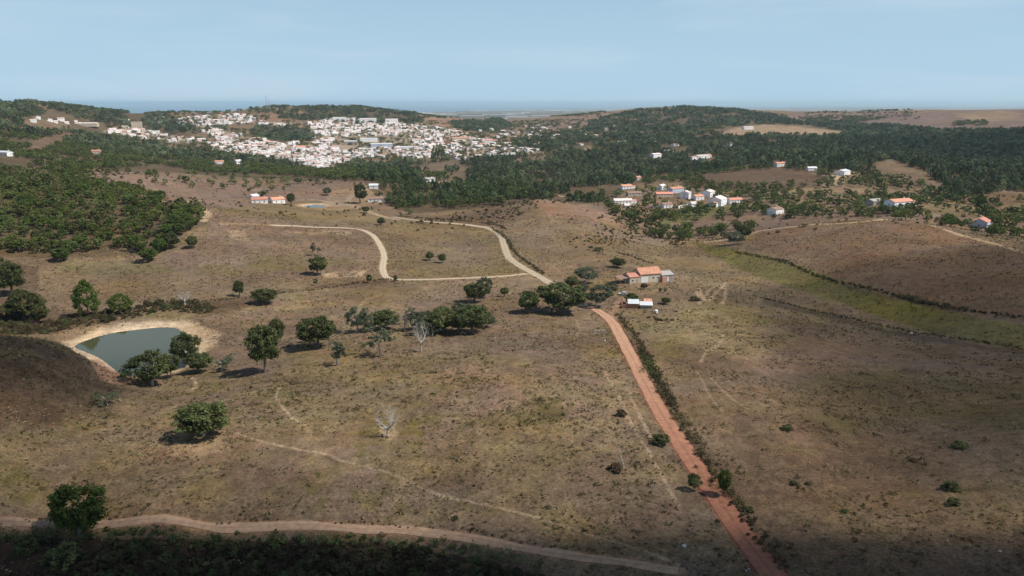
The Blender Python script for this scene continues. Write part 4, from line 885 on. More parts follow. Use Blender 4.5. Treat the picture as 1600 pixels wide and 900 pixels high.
scrub('bramble_scrub', 60, 160, 1.25, 27, -2, SH, 1.0, 2.3, polys=[[(-150,852),(200,850),(400,856),(600,860),(740,880),(850,905),(930,950),(860,1100),(700,1500),(-150,1500)]], dens=.9)
scrub('ditch_scrub', 290, 420, 2.6, 28, -2, SH, 1.4, 2.6, polys=[[(-150,505),(60,505),(130,488),(200,482),(250,472),(300,470),(340,480),(330,492),(255,487),(170,505),(70,522),(0,524),(-150,524)], [(-150,470),(30,470),(60,500),(-150,515)]], dens=.75)
scrub('ridge_scrub', 520, 800, 3.4, 29, -.2, SH, 1.0, 2.0, polys=[[(640,350),(700,335),(780,318),(835,312),(842,325),(800,345),(760,352)], [(840,400),(900,372),(960,350),(1010,365),(1000,380),(900,395)], [(940,335),(1010,360),(1075,378),(1060,386),(980,360),(930,345)]], dens=.5)

def hedge(pts, width, height, label, mats='shrub', per=34, step=1.3, rmin=70., size=.42, name='hedge', rag=.5, seed=0):
    L = line3(pts, step, rmin); rng = np.random.default_rng(seed + len(pts)); n = len(L); k = max(1, int(width / 1.2)); k = min(k, 4)
    base = np.repeat(L, k, 0) + rng.normal(size=(n * k, 2)) * width * .28; gapn = fbm(base[:, 0] / 9, base[:, 1] / 9, 400 + seed, 3); base = base[gapn > -rag]; gapn = gapn[gapn > -rag]
    hh = height * np.clip(.75 + .7 * gapn, .25, 1.4) * rng.uniform(.6, 1, len(base)); z = hgt(base[:, 0], base[:, 1]); c = np.column_stack([base, z + hh * .5]); o0 = np.array([L[0][0], L[0][1], hgt(L[:1, 0], L[:1, 1])[0]])
    q, f = leaves(rng, c, hh * .62, per, size); o = link(bpy.data.objects.new(name, mesh_np(name, q - o0, f, MT[mats]))); o.location = tuple(o0); return tag(o, label, 'hedge')
RH = [(966,492),(985,515),(1003,545),(1018,575),(1035,605),(1052,635),(1072,668),(1092,700),(1110,730),(1128,758),(1150,785),(1172,815),(1195,850),(1222,892)]
for i, (a, b, w, h, m_, lab) in enumerate(((0,3,2.8,1.1,'shrubbrown','brown brambles along the red road below the shed'),(2,5,3.2,1.7,'shrub','green and brown hedge in the middle stretch of the red road'),(4,8,3.2,1.3,'shrubbrown','brown brambles beside the middle of the red road'),(8,11,3,1.6,'shrub','dark hedge behind the glossy upright roadside tree'),(10,13,2.6,1.2,'shrubbrown','dark broken hedge along the nearest stretch of the red road'))):
    hedge(RH[a:b + 1], w * 1.15, h * 1.15, lab, m_, seed=i, rag=.75, per=48, size=.32)
hedge([(1002,553),(1012,570),(1022,590)], 3, 2.6, 'greenest bushes in the right hedge of the red road', 'oak', seed=20, rag=.9)
hedge([(1222,407),(1262,425),(1310,441),(1360,452),(1405,464),(1440,474),(1500,484),(1560,492),(1640,505)], 3., 1.7, 'long dark hedge on the far side of the green valley strip', 'shrub', step=1.8, seed=5, size=.55, rag=2)
hedge([(1400,462),(1425,466),(1450,474),(1475,480)], 4.5, 2.6, 'thick dark bushes midway on the far valley hedge', 'shrub', seed=6, rag=.9)
hedge([(1190,466),(1240,478),(1300,492),(1345,502),(1400,514),(1440,522),(1520,533),(1590,544),(1650,552)], 2.6, 1.5, 'long dark hedge on the near side of the green valley strip', 'shrub', step=1.6, seed=7, rag=2)
hedge([(200,488),(260,478),(330,470),(400,464),(440,458),(500,452),(560,442),(600,437),(622,439)], 2.2, 1.3, 'dark hedge line between the mauve field and the pond meadow', 'shrubbrown', seed=8, rag=2)
hedge([(768,356),(790,372),(800,388),(812,402),(830,414),(850,428)], 2.6, 1.5, 'dark hedge on the right of the winding pale road', 'shrub', seed=9, rag=2)
hedge([(620,338),(670,342),(730,346),(775,352),(790,358)], 2.4, 1.4, 'dark verge hedge above the pale road by the loop field', 'shrub', seed=10)
hedge([(1003,347),(1030,341),(1058,334),(1085,327),(1112,320)], 5., 4., 'tall clipped green hedge in the hamlet garden', 'oak', seed=11, rag=2, rmin=600, step=2, size=.7)
hedge([(0,815),(120,812),(260,811),(400,814),(500,816),(600,820),(700,827),(780,840),(850,852),(940,864)], 1.3, .7, 'low dark verge of weeds above the lower dirt track', 'shrub', seed=12, rag=.15, per=22, size=.3)
hedge([(-30,838),(120,840),(260,842),(400,846),(520,850),(620,852),(720,862),(790,876),(840,892)], 3., 2.3, 'tall dark thicket along the near side of the lower track', 'shrubgreen' if False else 'oak', seed=13, rag=.8, per=40)
hedge([(1005,428),(990,440)], 1., .6, 'weedy bank under the farmhouse wall', 'shrub', seed=14, rag=2)
hedge([(1012,496),(1035,502),(1060,500)], 3., 1.3, 'dry brown thicket under the white-roofed shed', 'shrubbrown', seed=15, rag=2)
hedge([(965,395),(990,402),(1020,412)], 3., 1.2, 'low olive scrub on the bank behind the farmhouse', 'shrub', seed=16, rag=2)
hedge([(1150,395),(1190,402),(1225,410)], 3., 1.6, 'dark thicket where the green valley strip begins', 'shrub', seed=17, rag=1)
for i, (px, py, w, h, lab) in enumerate(((45,862,44,34,'bright bush in the dark thicket left of the large green tree'),(100,880,60,40,'broad bush under the large green tree'),(215,868,36,34,'green bush right of the forked dead stem'),(338,858,26,30,'small light green bush alone in the dark thicket'),
                                     (935,392,16,8,'flat dark bush on the slope behind the oak group'),(1262,757,10,6,'small bush on the near right slope'),(1240,757,14,6,'pair partner bush on the near right slope'),(1490,788,24,8,'long low bush on the dark right slope'),(1320,800,12,7,'tiny round bush on the open right slope'),
                                     (1230,672,20,12,'green clump on the pale right slope edge'),(1500,700,26,10,'green clump on the shaded far right slope'),(1425,722,14,9,'dark bush on the shaded right slope'),(1485,765,30,8,'low double bush on the shaded right slope'),(970,650,20,14,'olive bush on the strip between trail and red road'),
                                     (712,812,9,9,'dark bush just above the lower track'),(1170,800,18,12,'round bush at the broken roadside hedge'),(1085,470,18,8,'brown bush left of the looping paths'))):
    tree_px('shrubgreen' if i not in (13, 16, 11) else 'shrubbrown', px, py, w, h, lab, name='bush', cat='bush')
# ------------------------------------------------------------------ buildings
def gable_wall(mb, w, d, h, rise, x0=0, y0=0, m=0):
    x1, x2, y1, y2 = x0 - w / 2, x0 + w / 2, y0 - d / 2, y0 + d / 2
    v = [(x1,y1,-1.5),(x2,y1,-1.5),(x2,y2,-1.5),(x1,y2,-1.5),(x1,y1,h),(x2,y1,h),(x2,y2,h),(x1,y2,h),(x1,y0,h+rise),(x2,y0,h+rise)]
    mb.add(v, [(0,1,5,4),(2,3,7,6),(1,2,6,9,5),(3,0,4,8,7),(4,5,9,8),(7,8,9,6),(3,2,1,0)], m)
def gable_roof(mb, w, d, h, rise, x0=0, y0=0, ov=.35, th=.18, m=0):
    a, b = w / 2 + ov, d / 2 + ov; sl = rise / (d / 2); zl = h - ov * sl + .03
    for s in (-1, 1):
        v = [(x0 - a, y0, h + rise + .03), (x0 + a, y0, h + rise + .03), (x0 + a, y0 + s * b, zl), (x0 - a, y0 + s * b, zl)]; v += [(p[0], p[1], p[2] + th) for p in v]
        fs = [(0,1,2,3),(7,6,5,4),(2,6,7,3),(1,5,6,2),(3,7,4,0)]
        mb.add(v, fs if s < 0 else [f[::-1] for f in fs], m)
    mb.tube([(x0 - a, y0, h + rise + th + .02), (x0 + a, y0, h + rise + th + .02)], [.14, .14], 6, m)
def window(parent, x, y, z, w, h, ny=-1, axis='y', frame='white'):
    """frame and pane set just proud of the wall"""
    f = MB(); p = MB(); t = .09
    if axis == 'y':
        for a in ((x - w/2 - t, x - w/2, z, z + h), (x + w/2, x + w/2 + t, z, z + h), (x - w/2 - t, x + w/2 + t, z - t, z), (x - w/2 - t, x + w/2 + t, z + h, z + h + t)): f.box(a[0], a[1], y + (ny * .07 if ny < 0 else -.02), y + (.02 if ny < 0 else .07), a[2], a[3])
        p.box(x - w/2, x + w/2, y + (ny * .035 if ny < 0 else -.02), y + (.02 if ny < 0 else .035), z, z + h)
    else:
        for a in ((y - w/2 - t, y - w/2, z, z + h), (y + w/2, y + w/2 + t, z, z + h), (y - w/2 - t, y + w/2 + t, z - t, z), (y - w/2 - t, y + w/2 + t, z + h, z + h + t)): f.box(x + (-.07 if ny < 0 else -.02), x + (.02 if ny < 0 else .07), a[0], a[1], a[2], a[3])
        p.box(x + (-.035 if ny < 0 else -.02), x + (.02 if ny < 0 else .035), y - w/2, y + w/2, z, z + h)
    fo = f.obj('window', MT[frame], parent); p.obj('pane', MT['glass'], fo)
def door(parent, x, y, w, h, m='wood'):
    d = MB(); d.box(x - w/2, x + w/2, y - .06, y + .02, 0, h); do = d.obj('door', MT[m], parent); k = MB(); k.box(x + w*.35, x + w*.35 + .06, y - .1, y - .06, h*.5, h*.5 + .15); k.obj('handle', MT['steel'], do)
def chimney(parent, x, y, z0, z1, m='white'):
    c = MB(); c.box(x - .3, x + .3, y - .3, y + .3, z0, z1); c.box(x - .38, x + .38, y - .38, y + .38, z1, z1 + .12); c.box(x - .2, x + .2, y - .2, y + .2, z1 + .12, z1 + .35); c.obj('chimney', MT[m], parent)
def at_px(px, py, rmin=300): return hit(px, py, rmin)[0]
def house(px, py, w, d, h, label, rz=28, *a_, **k_):
    s = 1.02 if k_.get('rmin', 300) == 600 else 1.0
    return house_(px, py, w * s, d * s, h * s, label, rz, *a_, **k_)
def house_(px, py, w, d, h, label, rz=28, rise=1.5, wall='white', roof='roof', wins=3, storeys=1, chim=True, gdoor=True, rmin=300, name='house', cat='house', extra=None, gwin=True):
    p = at_px(px, py, rmin); root = empty(name, (p[0], p[1], p[2] + .1), radians(rz)); tag(root, label, cat)
    a = MB(); gable_wall(a, w, d, h, rise); a.obj('wall', MT[wall], root)
    r = MB(); gable_roof(r, w, d, h, rise); ro = r.obj('roof', MT[roof], root)
    if chim: chimney(ro, w * .3, d * .1, h + rise * .5, h + rise + .9)
    for s in range(storeys):
        for k in range(wins):
            x = -w / 2 + w * (k + .7) / (wins + .4)
            if s == 0 and gdoor and k == wins // 2: door(root, x, -d / 2, 1.0, 2.1)
            else: window(root, x, -d / 2, 1.0 + s * 2.9, 1.0, 1.2)
        if gwin:
            window(root, -w / 2, 0, 1.1 + s * 2.9, 1.0, 1.2, -1, 'x'); window(root, w / 2, 0, 1.1 + s * 2.9, 1.0, 1.2, 1, 'x')
    if extra: extra(root, w, d, h)
    return root
def lean(wx, side=1, dd=4, hh=2.6, roof='roof', wall='white'):
    def f(root, w, d, h):
        x0 = side * (w / 2 + wx / 2) + side * .003; a = MB(); gable_wall(a, wx, dd, hh, .8, x0, -.4); a.obj('annex', MT[wall], root); r = MB(); gable_roof(r, wx, dd, hh, .8, x0, -.4, .2); r.obj('annex_roof', MT[roof], root)
    return f
H = house
# hamlet in the valley
H(978,295,13,8,3.4,'white house with red roof at the upper left of the hamlet', 20, wins=3, rmin=600, extra=lean(5, 1))
H(990,306,15,8,3.2,'cream house with brown roof in front of the upper left house', 12, wall='cream', roof='brownroof', wins=4, rmin=600)
H(972,318,18,8,3.2,'long low white house nearest the ploughed garden', 14, roof='paleroof', wins=5, rmin=600, extra=lean(5, 1, 5))
H(980,325,6,4,2.4,'small shed with pale roof below the long low house', 14, wall='cream', roof='paleroof', wins=1, chim=False, rmin=600, gwin=False, name='shed', cat='shed')
H(997,281,6,6,3.2,'tiny white house alone on the lane above the hamlet', 20, wins=2, rmin=600)
H(1034,296,8,7,4,'small white house with gable at the back of the hamlet', 40, roof='paleroof', wins=2, rmin=600)
H(1055,301,17,9,4.6,'house with blue-grey facade and long red roof', 34, wall='bluewall', wins=4, rmin=600)
H(1037,307,18,8,3.0,'long terracotta-roofed row in the middle of the hamlet', 10, wall='cream', wins=5, rmin=600)
H(1071,310,9,9,6.2,'two-storey white house with front gable in the hamlet', 62, roof='paleroof', wins=2, storeys=2, rmin=600)
H(1090,312,10,8,3.6,'red-roofed cottage between the two tallest hamlet houses', 24, wins=2, rmin=600)
H(1107,307,11,9,5.2,'white house with tall chimney behind the big white barn', 50, roof='paleroof', wins=2, storeys=1, rmin=600)
H(1121,320,15,13,6.0,'largest white barn-like house with wide gable in the hamlet', 55, roof='paleroof', wins=3, storeys=1, rise=2.4, rmin=600, extra=lean(6, -1, 7, 3))
H(1147,317,14,9,3.4,'terracotta-roofed house at the right end of the hamlet', 18, wins=4, rmin=600)
H(1041,324,10,7,3.0,'low house with dark roof at the front of the hamlet', 24, roof='brownroof', wins=2, rmin=600)
H(1083,322,6,5,2.6,'little white outbuilding in front of the red-roofed cottage', 24, roof='paleroof', wins=1, chim=False, rmin=600)
# houses to the right
H(1211,334,13,9,4.2,'white and pale house on the slope right of the hamlet', 42, roof='brownroof', wins=3, rmin=600)
H(1218,260,15,9,4.2,'red-roofed white house on the wooded rise', 20, wins=3, rmin=800)
H(1316,273,20,12,4.6,'big white shed-like house at the top of the pale lane', 48, roof='sheet', wins=3, chim=False, rmin=800)
H(1268,266,12,6,2.8,'long low white hut on the dark field above the lane', 10, roof='sheet', wins=2, chim=False, rmin=800)
H(1404,322,22,11,4.2,'long white house with bright red roof behind the brown hill', 24, wins=6, rmin=600, rise=1.9, extra=lean(6, 1, 7, 3.2))
H(1365,320,13,9,3.6,'grey tin-roofed barn beside the long white house', 30, wall='conc', roof='greyroof', wins=2, chim=False, rmin=600, name='barn', cat='barn')
H(1532,354,15,10,4.0,'house with blue gable and red roof at the far right', 52, wall='bluewall', wins=3, rise=2.4, rmin=600)
H(1168,202,28,14,6,'large pale villa on the bare field of the far hill', 15, wins=6, roof='paleroof', rmin=1600)
H(1096,248,26,12,5,'white walled homestead on the edge of the pine forest', 30, wins=4, roof='paleroof', rmin=1100, extra=lean(12, -1, 9, 4))
H(1024,246,20,11,6,'broad white house among trees beyond the pine wood', 35, wins=3, roof='paleroof', rmin=1100)
H(1106,272 if False else 246,9,8,4,'smaller white house beside the walled homestead', 30, wins=2, roof='roof', rmin=1100)
# left farms
H(406,317,14,9,3.4,'left white farm building with red roof beside the field', 16, wins=3, rise=1.8, rmin=500)
H(433,317,12,9,3.4,'right white farm building with red roof by the dark tree', 40, wins=2, rise=1.8, rmin=500)
H(397,311,8,6,3.0,'white outhouse behind the left farm building', 60, wins=1, roof='sheet', chim=False, rmin=500)
H(588,315,16,6,3.2,'long white cottage with brown roof near the track bend', 8, roof='brownroof', wins=4, rmin=500)
H(584,294,9,6,3.0,'small white hut at the top of the ploughed field', 8, roof='sheet', wins=1, chim=False, rmin=600)
H(671,284,12,8,3.6,'white house in the clearing of the pine wood', 30, roof='greyroof', wins=2, rmin=800)
H(691,291,14,9,3.6,'house with brown roof in the clearing of the pine wood', 30, roof='brownroof', wall='cream', wins=2, rmin=800)
H(8,243,18,9,4,'white house alone in the wood at the far left', -20, roof='sheet', wins=3, rmin=900)
H(150,240,14,9,4,'pale house with ochre wall in the wood left of town', 20, wall='cream', wins=3, rmin=900)
H(343,256,14,9,4,'small white villa in the trees below the town', 20, wins=3, roof='roof', rmin=900)
H(372,256,11,9,5.5,'two-storey white villa in the trees below the town', 50, wins=2, roof='paleroof', storeys=2, rmin=900)
H(136,197,52,22,7,'long industrial hall on the hill left of town', 12, wins=5, roof='paleroof', wall='cream', chim=False, rmin=1500)
H(214,199,26,18,14,'square pale block beside the ribbon of white houses', 20, wins=4, roof='brownroof', wall='cream', storeys=3, chim=False, rmin=1500)

# the farmhouse above the red road
p = at_px(1009, 441, 250); rz = radians(17); FH = empty('farmhouse', (p[0], p[1], p[2] + .15), rz, 1.13); tag(FH, 'farmhouse with terracotta barn roof, white garage door and grey annex', 'farmhouse')
a = MB(); gable_wall(a, 10.5, 8, 4.0, 2.2, 2.0, 3.0); a.obj('barn_wall', MT['tanwall'], FH); r = MB(); gable_roof(r, 10.5, 8, 4.0, 2.2, 2.0, 3.0); r.obj('barn_roof', MT['roof'], FH)
a = MB(); gable_wall(a, 5.6, 7.4, 3.0, 1.1, -6.06, 2.2); a.obj('cottage_wall', MT['cream'], FH); r = MB(); gable_roof(r, 5.6, 7.4, 3.0, 1.1, -6.06, 2.2, .22); r.obj('cottage_roof', MT['roof'], FH)
a = MB(); gable_wall(a, 6.0, 8.5, 3.0, 1.0, 10.4, 2.4); a.obj('annex_wall', MT['conc'], FH); r = MB(); gable_roof(r, 6.0, 8.5, 3.0, 1.0, 10.4, 2.4, .2); r.obj('annex_roof', MT['greyroof'], FH)
a = MB(); a.box(7.3, 9.1, -2.6, -1.86, -1, 2.1); a.box(7.15, 9.2, -2.75, -1.87, 2.1, 2.25); a.obj('brick_porch', MT['roof'], FH)
a = MB()                                                       # open lean-to at the left end
for x, y in ((-13.2, -.6), (-13.2, 5.0), (-10.8, -.8)): a.tube([(x, y, -1), (x, y, 2.3)], [.1, .09], 6)
a.obj('lean_to_post', MT['wood'], FH); r = MB(); r.add([(-13.6,-1.2,2.3),(-8.9,-1.2,2.75),(-8.9,5.6,2.9),(-13.6,5.6,2.45),(-13.6,-1.2,2.4),(-8.9,-1.2,2.85),(-8.9,5.6,3.0),(-13.6,5.6,2.55)], [(3,2,1,0),(4,5,6,7),(0,1,5,4),(1,2,6,5),(2,3,7,6),(3,0,4,7)]); r.obj('lean_to_roof', MT['brownroof'], FH)
d = MB(); d.box(-2.9, .6, -1.08, -.98, 0, 2.7); go = d.obj('garage_door', MT['door'], FH)
d = MB(); d.box(-5.6, -4.6, -1.58, -1.48, 0, 2.1); do = d.obj('door', MT['wood'], FH)
d = MB(); d.box(9.9, 10.7, -1.95, -1.84, 0, 2.0); d.obj('door', MT['door'], FH)
window(FH, -7.4, -1.5, 1.0, .8, .9); window(FH, 3.4, -1.0, 1.6, .9, .9); window(FH, 5.8, -1.0, 1.6, .9, .9); window(FH, 12.4, -1.85, 1.1, .7, .8)
# shed with two pale sheet roofs below the farmhouse
p = at_px(1000, 480, 250); SD = empty('shed', (p[0], p[1], p[2] + .1), radians(-6)); tag(SD, 'low brick shed with two pale metal sheet roofs by the red road', 'shed')
a = MB(); a.box(-6.2, -.6, -1.8, 2.4, -1.5, 2.0); a.obj('brick_wall', MT['brick'], SD); r = MB()
def slab(mb, x0, x1, y0, y1, z0, z1, th=.08): mb.add([(x0,y0,z0),(x1,y0,z0),(x1,y1,z1),(x0,y1,z1),(x0,y0,z0+th),(x1,y0,z0+th),(x1,y1,z1+th),(x0,y1,z1+th)], [(3,2,1,0),(4,5,6,7),(0,1,5,4),(1,2,6,5),(2,3,7,6),(3,0,4,7)])
slab(r, -5.6, -.5, -2.6, 2.9, 2.02, 2.9); r.obj('metal_roof', MT['sheet'], SD)
a = MB(); a.box(0, 5.2, -2.6, 1.4, -1.5, 1.6); a.obj('lower_wall', MT['conc'], SD); r = MB(); slab(r, -.3, 5.6, -3.3, 1.8, 1.62, 2.2); r.obj('lower_roof', MT['sheet'], SD)
a = MB(); a.box(2.2, 5.2, 3.2, 6.2, -1.5, 1.8); a.obj('store_wall', MT['brick'], SD); r = MB(); slab(r, 1.9, 5.6, 2.9, 6.5, 1.82, 2.4); r.obj('store_roof', MT['roof'], SD)
a = MB(); a.box(-8.2, -6.23, -2.2, -1.9, -1, 1.5); a.box(-8.2, -7.9, -1.9, 1.5, -1, 1.3); a.obj('yard_wall', MT['brick'], SD)
a = MB(); a.box(-6.28, -6.19, -.6, .6, .2, 1.5); a.obj('opening', MT['inside_dark'], SD)  # dark slab painted as the shaded inside of the opening
# round white water tank
p = at_px(1025, 489, 250); t = MB(); t.tube([(0,0,-.2),(0,0,1.2),(0,0,1.4)], [.8,.8,.45], 16); t.tube([(0,0,1.4),(0,0,1.55)], [.22,.22], 10); o = t.obj('water_tank', MT['door']); tag(o, 'small round white water tank below the metal-roofed shed', 'tank'); o.location = tuple(p)
# loading frame of pale beams
p = at_px(937, 524, 200); t = empty('wooden_frame', tuple(p), radians(4)); tag(t, 'pale wooden beam frame standing beside the red road', 'frame')
for x in (-2.0, 2.0):
    m = MB(); m.box(x - .1, x + .1, -.1, .1, -.3, 1.9); m.obj('post', MT['deadwood'], t)
m = MB(); m.box(-2.3, 2.3, -.12, .12, 1.9, 2.1); m.obj('beam', MT['deadwood'], t); m = MB(); m.box(-1.9, 1.9, -.05, .05, .9, 1.0); m.obj('rail', MT['wood'], t)

# ------------------------------------------------------------------ the car in the yard
p = at_px(973, 461, 250); CAR = empty('parked_car', (p[0], p[1], p[2] + .06), radians(172)); tag(CAR, 'white hatchback car parked at the farmhouse yard entrance', 'car')
prof = [(-2.05,.35),(-2.08,.75),(-1.95,.98),(-1.2,1.02),(1.15,1.0),(1.75,.86),(2.08,.7),(2.1,.35)]
cab = [(-1.9,1.0),(-1.62,1.42),(-.9,1.5),(.2,1.48),(.95,1.0)]
def extr(pr, w0, w1=None):
    w1 = w1 or [w0] * len(pr); n = len(pr); v = [(x, -w1[i], z) for i, (x, z) in enumerate(pr)] + [(x, w1[i], z) for i, (x, z) in enumerate(pr)]
    return v, [tuple(range(n)), tuple(range(2 * n - 1, n - 1, -1))] + [(i, i + n, (i + 1) % n + n, (i + 1) % n) for i in range(n)]
b = MB(); b.add(*extr(prof, .86, [.8,.86,.84,.86,.86,.84,.8,.78])); b.obj('body', MT['carpaint'], CAR)
b = MB(); b.add(*extr(cab, .8, [.8,.62,.6,.6,.76])); b.obj('windows', MT['glass'], CAR); b = MB(); b.add(*extr([(-1.7,1.44),(-.9,1.56),(.25,1.54),(.3,1.49),(-.9,1.5)], .6)); b.obj('roof', MT['carpaint'], CAR)
for x in (-1.3, 1.3):
    for y in (-.82, .82):
        w = MB(); w.tube([(x, y - .1, .32), (x, y + .1, .32)], [.32, .32], 16); wo_ = w.obj('wheel', MT['tyre'], CAR); w = MB(); w.tube([(x, y - .115, .32), (x, y + .115, .32)], [.19, .19], 12); w.obj('rim', MT['steel'], wo_)
for y in (-.6, .6):
    w = MB(); w.box(2.0, 2.12, y - .16, y + .16, .62, .76); w.obj('headlight', MT['lamp'], CAR); w = MB(); w.box(-2.12, -2.0, y - .12, y + .12, .75, .95); w.obj('tail_light', MT['roof'], CAR)

# ------------------------------------------------------------------ poles, masts, stones
for i, (px, py, hp, lab) in enumerate(((72,268,20,'pale utility pole rising from the wood at the far left'),(973,280,25,'tall utility pole behind the hamlet'),(961,289,12,'short utility pole left of the hamlet roofs'),(1292,254,19,'tall double utility pole on the wooded rise at the right'),(1328,256,10,'small utility pole right of the double one'),
                                       (1234,240,11,'distant utility pole in the pines above the red-roofed house'),(1263,330,13,'utility pole on the slope right of the hamlet'),(1324,305,14,'utility pole between the lane and the long white house'),(868,287,12,'utility pole in the pines left of the hamlet'),(239,256,12,'utility pole in the wood below the town'),(936,294,11,'pole at the left edge of the hamlet wood'))):
    p = at_px(px, py, 600); hgt_m = hp * p[1] / F; t = empty('utility_pole', tuple(p)); tag(t, lab, 'pole'); m = MB(); m.tube([(0,0,-.5),(0,0,hgt_m)], [.26,.17], 8); m.obj('pole', MT['conc'], t); m = MB(); m.box(-1.1, 1.1, -.12, .12, hgt_m - .9, hgt_m - .7); m.obj('crossarm', MT['conc'], t)
for px, py, hp, lab in ((416.5,168,18,'tallest radio mast on the hill behind the town'),(421,168,13,'shorter radio mast on the hill behind the town')):
    p = at_px(px, py, 2000); hm = hp * p[1] / F; t = MB()
    for k in range(3): t.tube([(1.6 * cos(k * 2.09), 1.6 * sin(k * 2.09), -2), (.3 * cos(k * 2.09), .3 * sin(k * 2.09), hm)], [.35, .22], 5)
    for j in range(8):
        z0 = hm * j / 8; s = 1.6 - 1.3 * j / 8; t.tube([(s * cos(j), s * sin(j), z0), (s * cos(j + 2.09), s * sin(j + 2.09), z0 + hm / 9)], [.15, .15], 4)
    o = t.obj('radio_mast', MT['conc']); tag(o, lab, 'mast'); o.location = tuple(p)
def stone(px, py, s, lab):
    p = at_px(px, py, 90); rng = np.random.default_rng(int(px)); t = MB(); n = 7; v = []
    for j, (zz, rr) in enumerate(((-.3, .9), (.1, 1.0), (.45, .7), (.6, .25))):
        v += [(rr * cos(2*pi*k/n) * rng.uniform(.8, 1.15), rr * sin(2*pi*k/n) * rng.uniform(.8, 1.15), zz + rng.uniform(-.06, .06)) for k in range(n)]
    f = [(j*n+k, j*n+(k+1)%n, (j+1)*n+(k+1)%n, (j+1)*n+k) for j in range(3) for k in range(n)] + [tuple(range(3*n, 4*n))]
    t.add([(a*s, b*s, c*s) for a, b, c in v], f); o = t.obj('boulder', MT['rock']); tag(o, lab, 'boulder'); o.location = tuple(p)
stone(1069,853,.5,'pale pointed stone above the end of the lower track'); stone(1166,892,.22,'small white stone at the edge of the red road'); stone(1170,889,.18,'second tiny white stone at the edge of the red road'); stone(945,532,.45,'white stone beside the wooden frame'); stone(1424,521,.7,'white marker stone in the near valley hedge'); stone(1562,862,.4,'flat pale stone low on the right slope')
def wall_px(p1, p2, h, t_, lab, m='cream', rmin=500):
    a = at_px(*p1, rmin); b = at_px(*p2, rmin); d = b - a; L = np.hypot(d[0], d[1]); w = MB(); w.box(0, L, -t_/2, t_/2, -1, h); w.box(-.05, L + .05, -t_/2 - .05, t_/2 + .05, h, h + .08)
    o = w.obj('garden_wall', MT[m]); o.location = tuple((a[0], a[1], max(a[2], b[2]))); o.rotation_euler = (0, 0, atan2(d[1], d[0])); tag(o, lab, 'wall')
wall_px((1060,326),(1090,318),1.6,.3,'white garden wall climbing past the small outbuilding','white'); wall_px((1012,323),(1030,325),1.3,.3,'low white wall beside the dark-roofed house','white')

# ------------------------------------------------------------------ the white town
def town_mesh(seed):
    rng = random.Random(seed); w = rng.uniform(8, 18); d = rng.uniform(7, 10); st = rng.choice((1, 1, 1, 2, 2)); h = 2.8 * st + .2; rise = rng.uniform(.7, 1.2)
    m = MB(); gable_wall(m, w, d, h, rise, m=0); gable_roof(m, w, d, h, rise, ov=.3, th=.15, m=1)
    for s in range(st):
        for k in range(int(w / 3)):
            x = -w / 2 + 1.6 + k * 3.0
            for sy in (-1, 1): m.box(x - .5, x + .5, sy * d / 2 - .04, sy * d / 2 + .04, 1.0 + 3.1 * s, 2.2 + 3.1 * s, 2)
        for sx in (-1, 1): m.box(sx * w / 2 - .04, sx * w / 2 + .04, -.5, .5, 1.0 + 3.1 * s, 2.2 + 3.1 * s, 2)
    m.box(w * .25, w * .25 + .6, .8, 1.4, h, h + rise + .9, 0)
    if rng.random() < .35: m.box(-w / 2 + .5, w / 2 - .5, d / 2 + .003, d / 2 + 3, -1.5, 2.6, 0)
    return m.mesh('town_house', [MT['white'] if rng.random() < .88 else MT['cream'], rng.choice((MT['pinkroof'], MT['pinkroof'], MT['pinkroof'], MT['paleroof'], MT['paleroof'], MT['paleroof'], MT['paleroof'])), MT['glass']])
TM = [town_mesh(100 + i) for i in range(12)]
EXC = [[(520,216),(560,212),(582,220),(580,234),(540,238),(515,230)], [(556,212),(640,212),(650,232),(556,230)], [(675,230),(696,230),(696,250),(675,250)], [(395,200),(440,196),(485,205),(492,222),(440,222),(400,214)], [(462,214),(478,214),(478,232),(462,232)], [(692,213),(706,213),(706,228),(692,228)]]
TOWNP = TOWN + [[(740,190),(860,195),(870,232),(800,230),(740,214)]]
rt = random.Random(5); cand = []
yy = 181.0
while yy < 264:
    xx = 158 + rt.uniform(0, 4)
    while xx < 880:
        q = (xx + rt.uniform(-1.2, 1.2), yy + rt.uniform(-1, 1)); A_ = np.array([q[0]]); B_ = np.array([q[1]])
        if inside(A_, B_, TOWNP)[0] and not inside(A_, B_, EXC)[0]:
            dn = .9 if inside(A_, B_, TOWN)[0] else .22
            if xx < 330: dn = .6
            elif xx > 720: dn = min(dn, .55)
            if fbm(A_ / 16, B_ / 6, 88, 2)[0] < -.28: dn *= .15
            if rt.random() < dn: cand.append(q)
        xx += rt.uniform(4.6, 7.6)
    yy += 2.5
for q in ((78,190),(86,192),(95,189),(104,193),(118,190),(126,194),(60,186),(52,191),(192,192),(200,189),(232,190),(241,187),(248,193),(256,185),(880,228),(892,224),(908,227),(884,236),(1055,228),(1076,222),(1140,228),(958,198),(968,225),(975,223),(1003,209),(1010,211),(1025,226),(1030,223),(1012,198),(946,203),(905,206),(915,212),(890,200),(1045,240),(1062,243),(985,232),(930,215),(940,219),(870,212),(1430,172),(1385,171)): cand.append(q)
HP = hit([c[0] for c in cand], [c[1] for c in cand], 1200); ordr = np.argsort(np.hypot(HP[:, 0], HP[:, 1])); used = []; singles = []; rest = []
for i in ordr:
    if any((HP[i][0] - u[0]) ** 2 + (HP[i][1] - u[1]) ** 2 < 81 for u in used[-400:]): continue
    used.append(HP[i]); (singles if len(singles) < 255 else rest).append(i)
print('town', len(singles), len(rest))
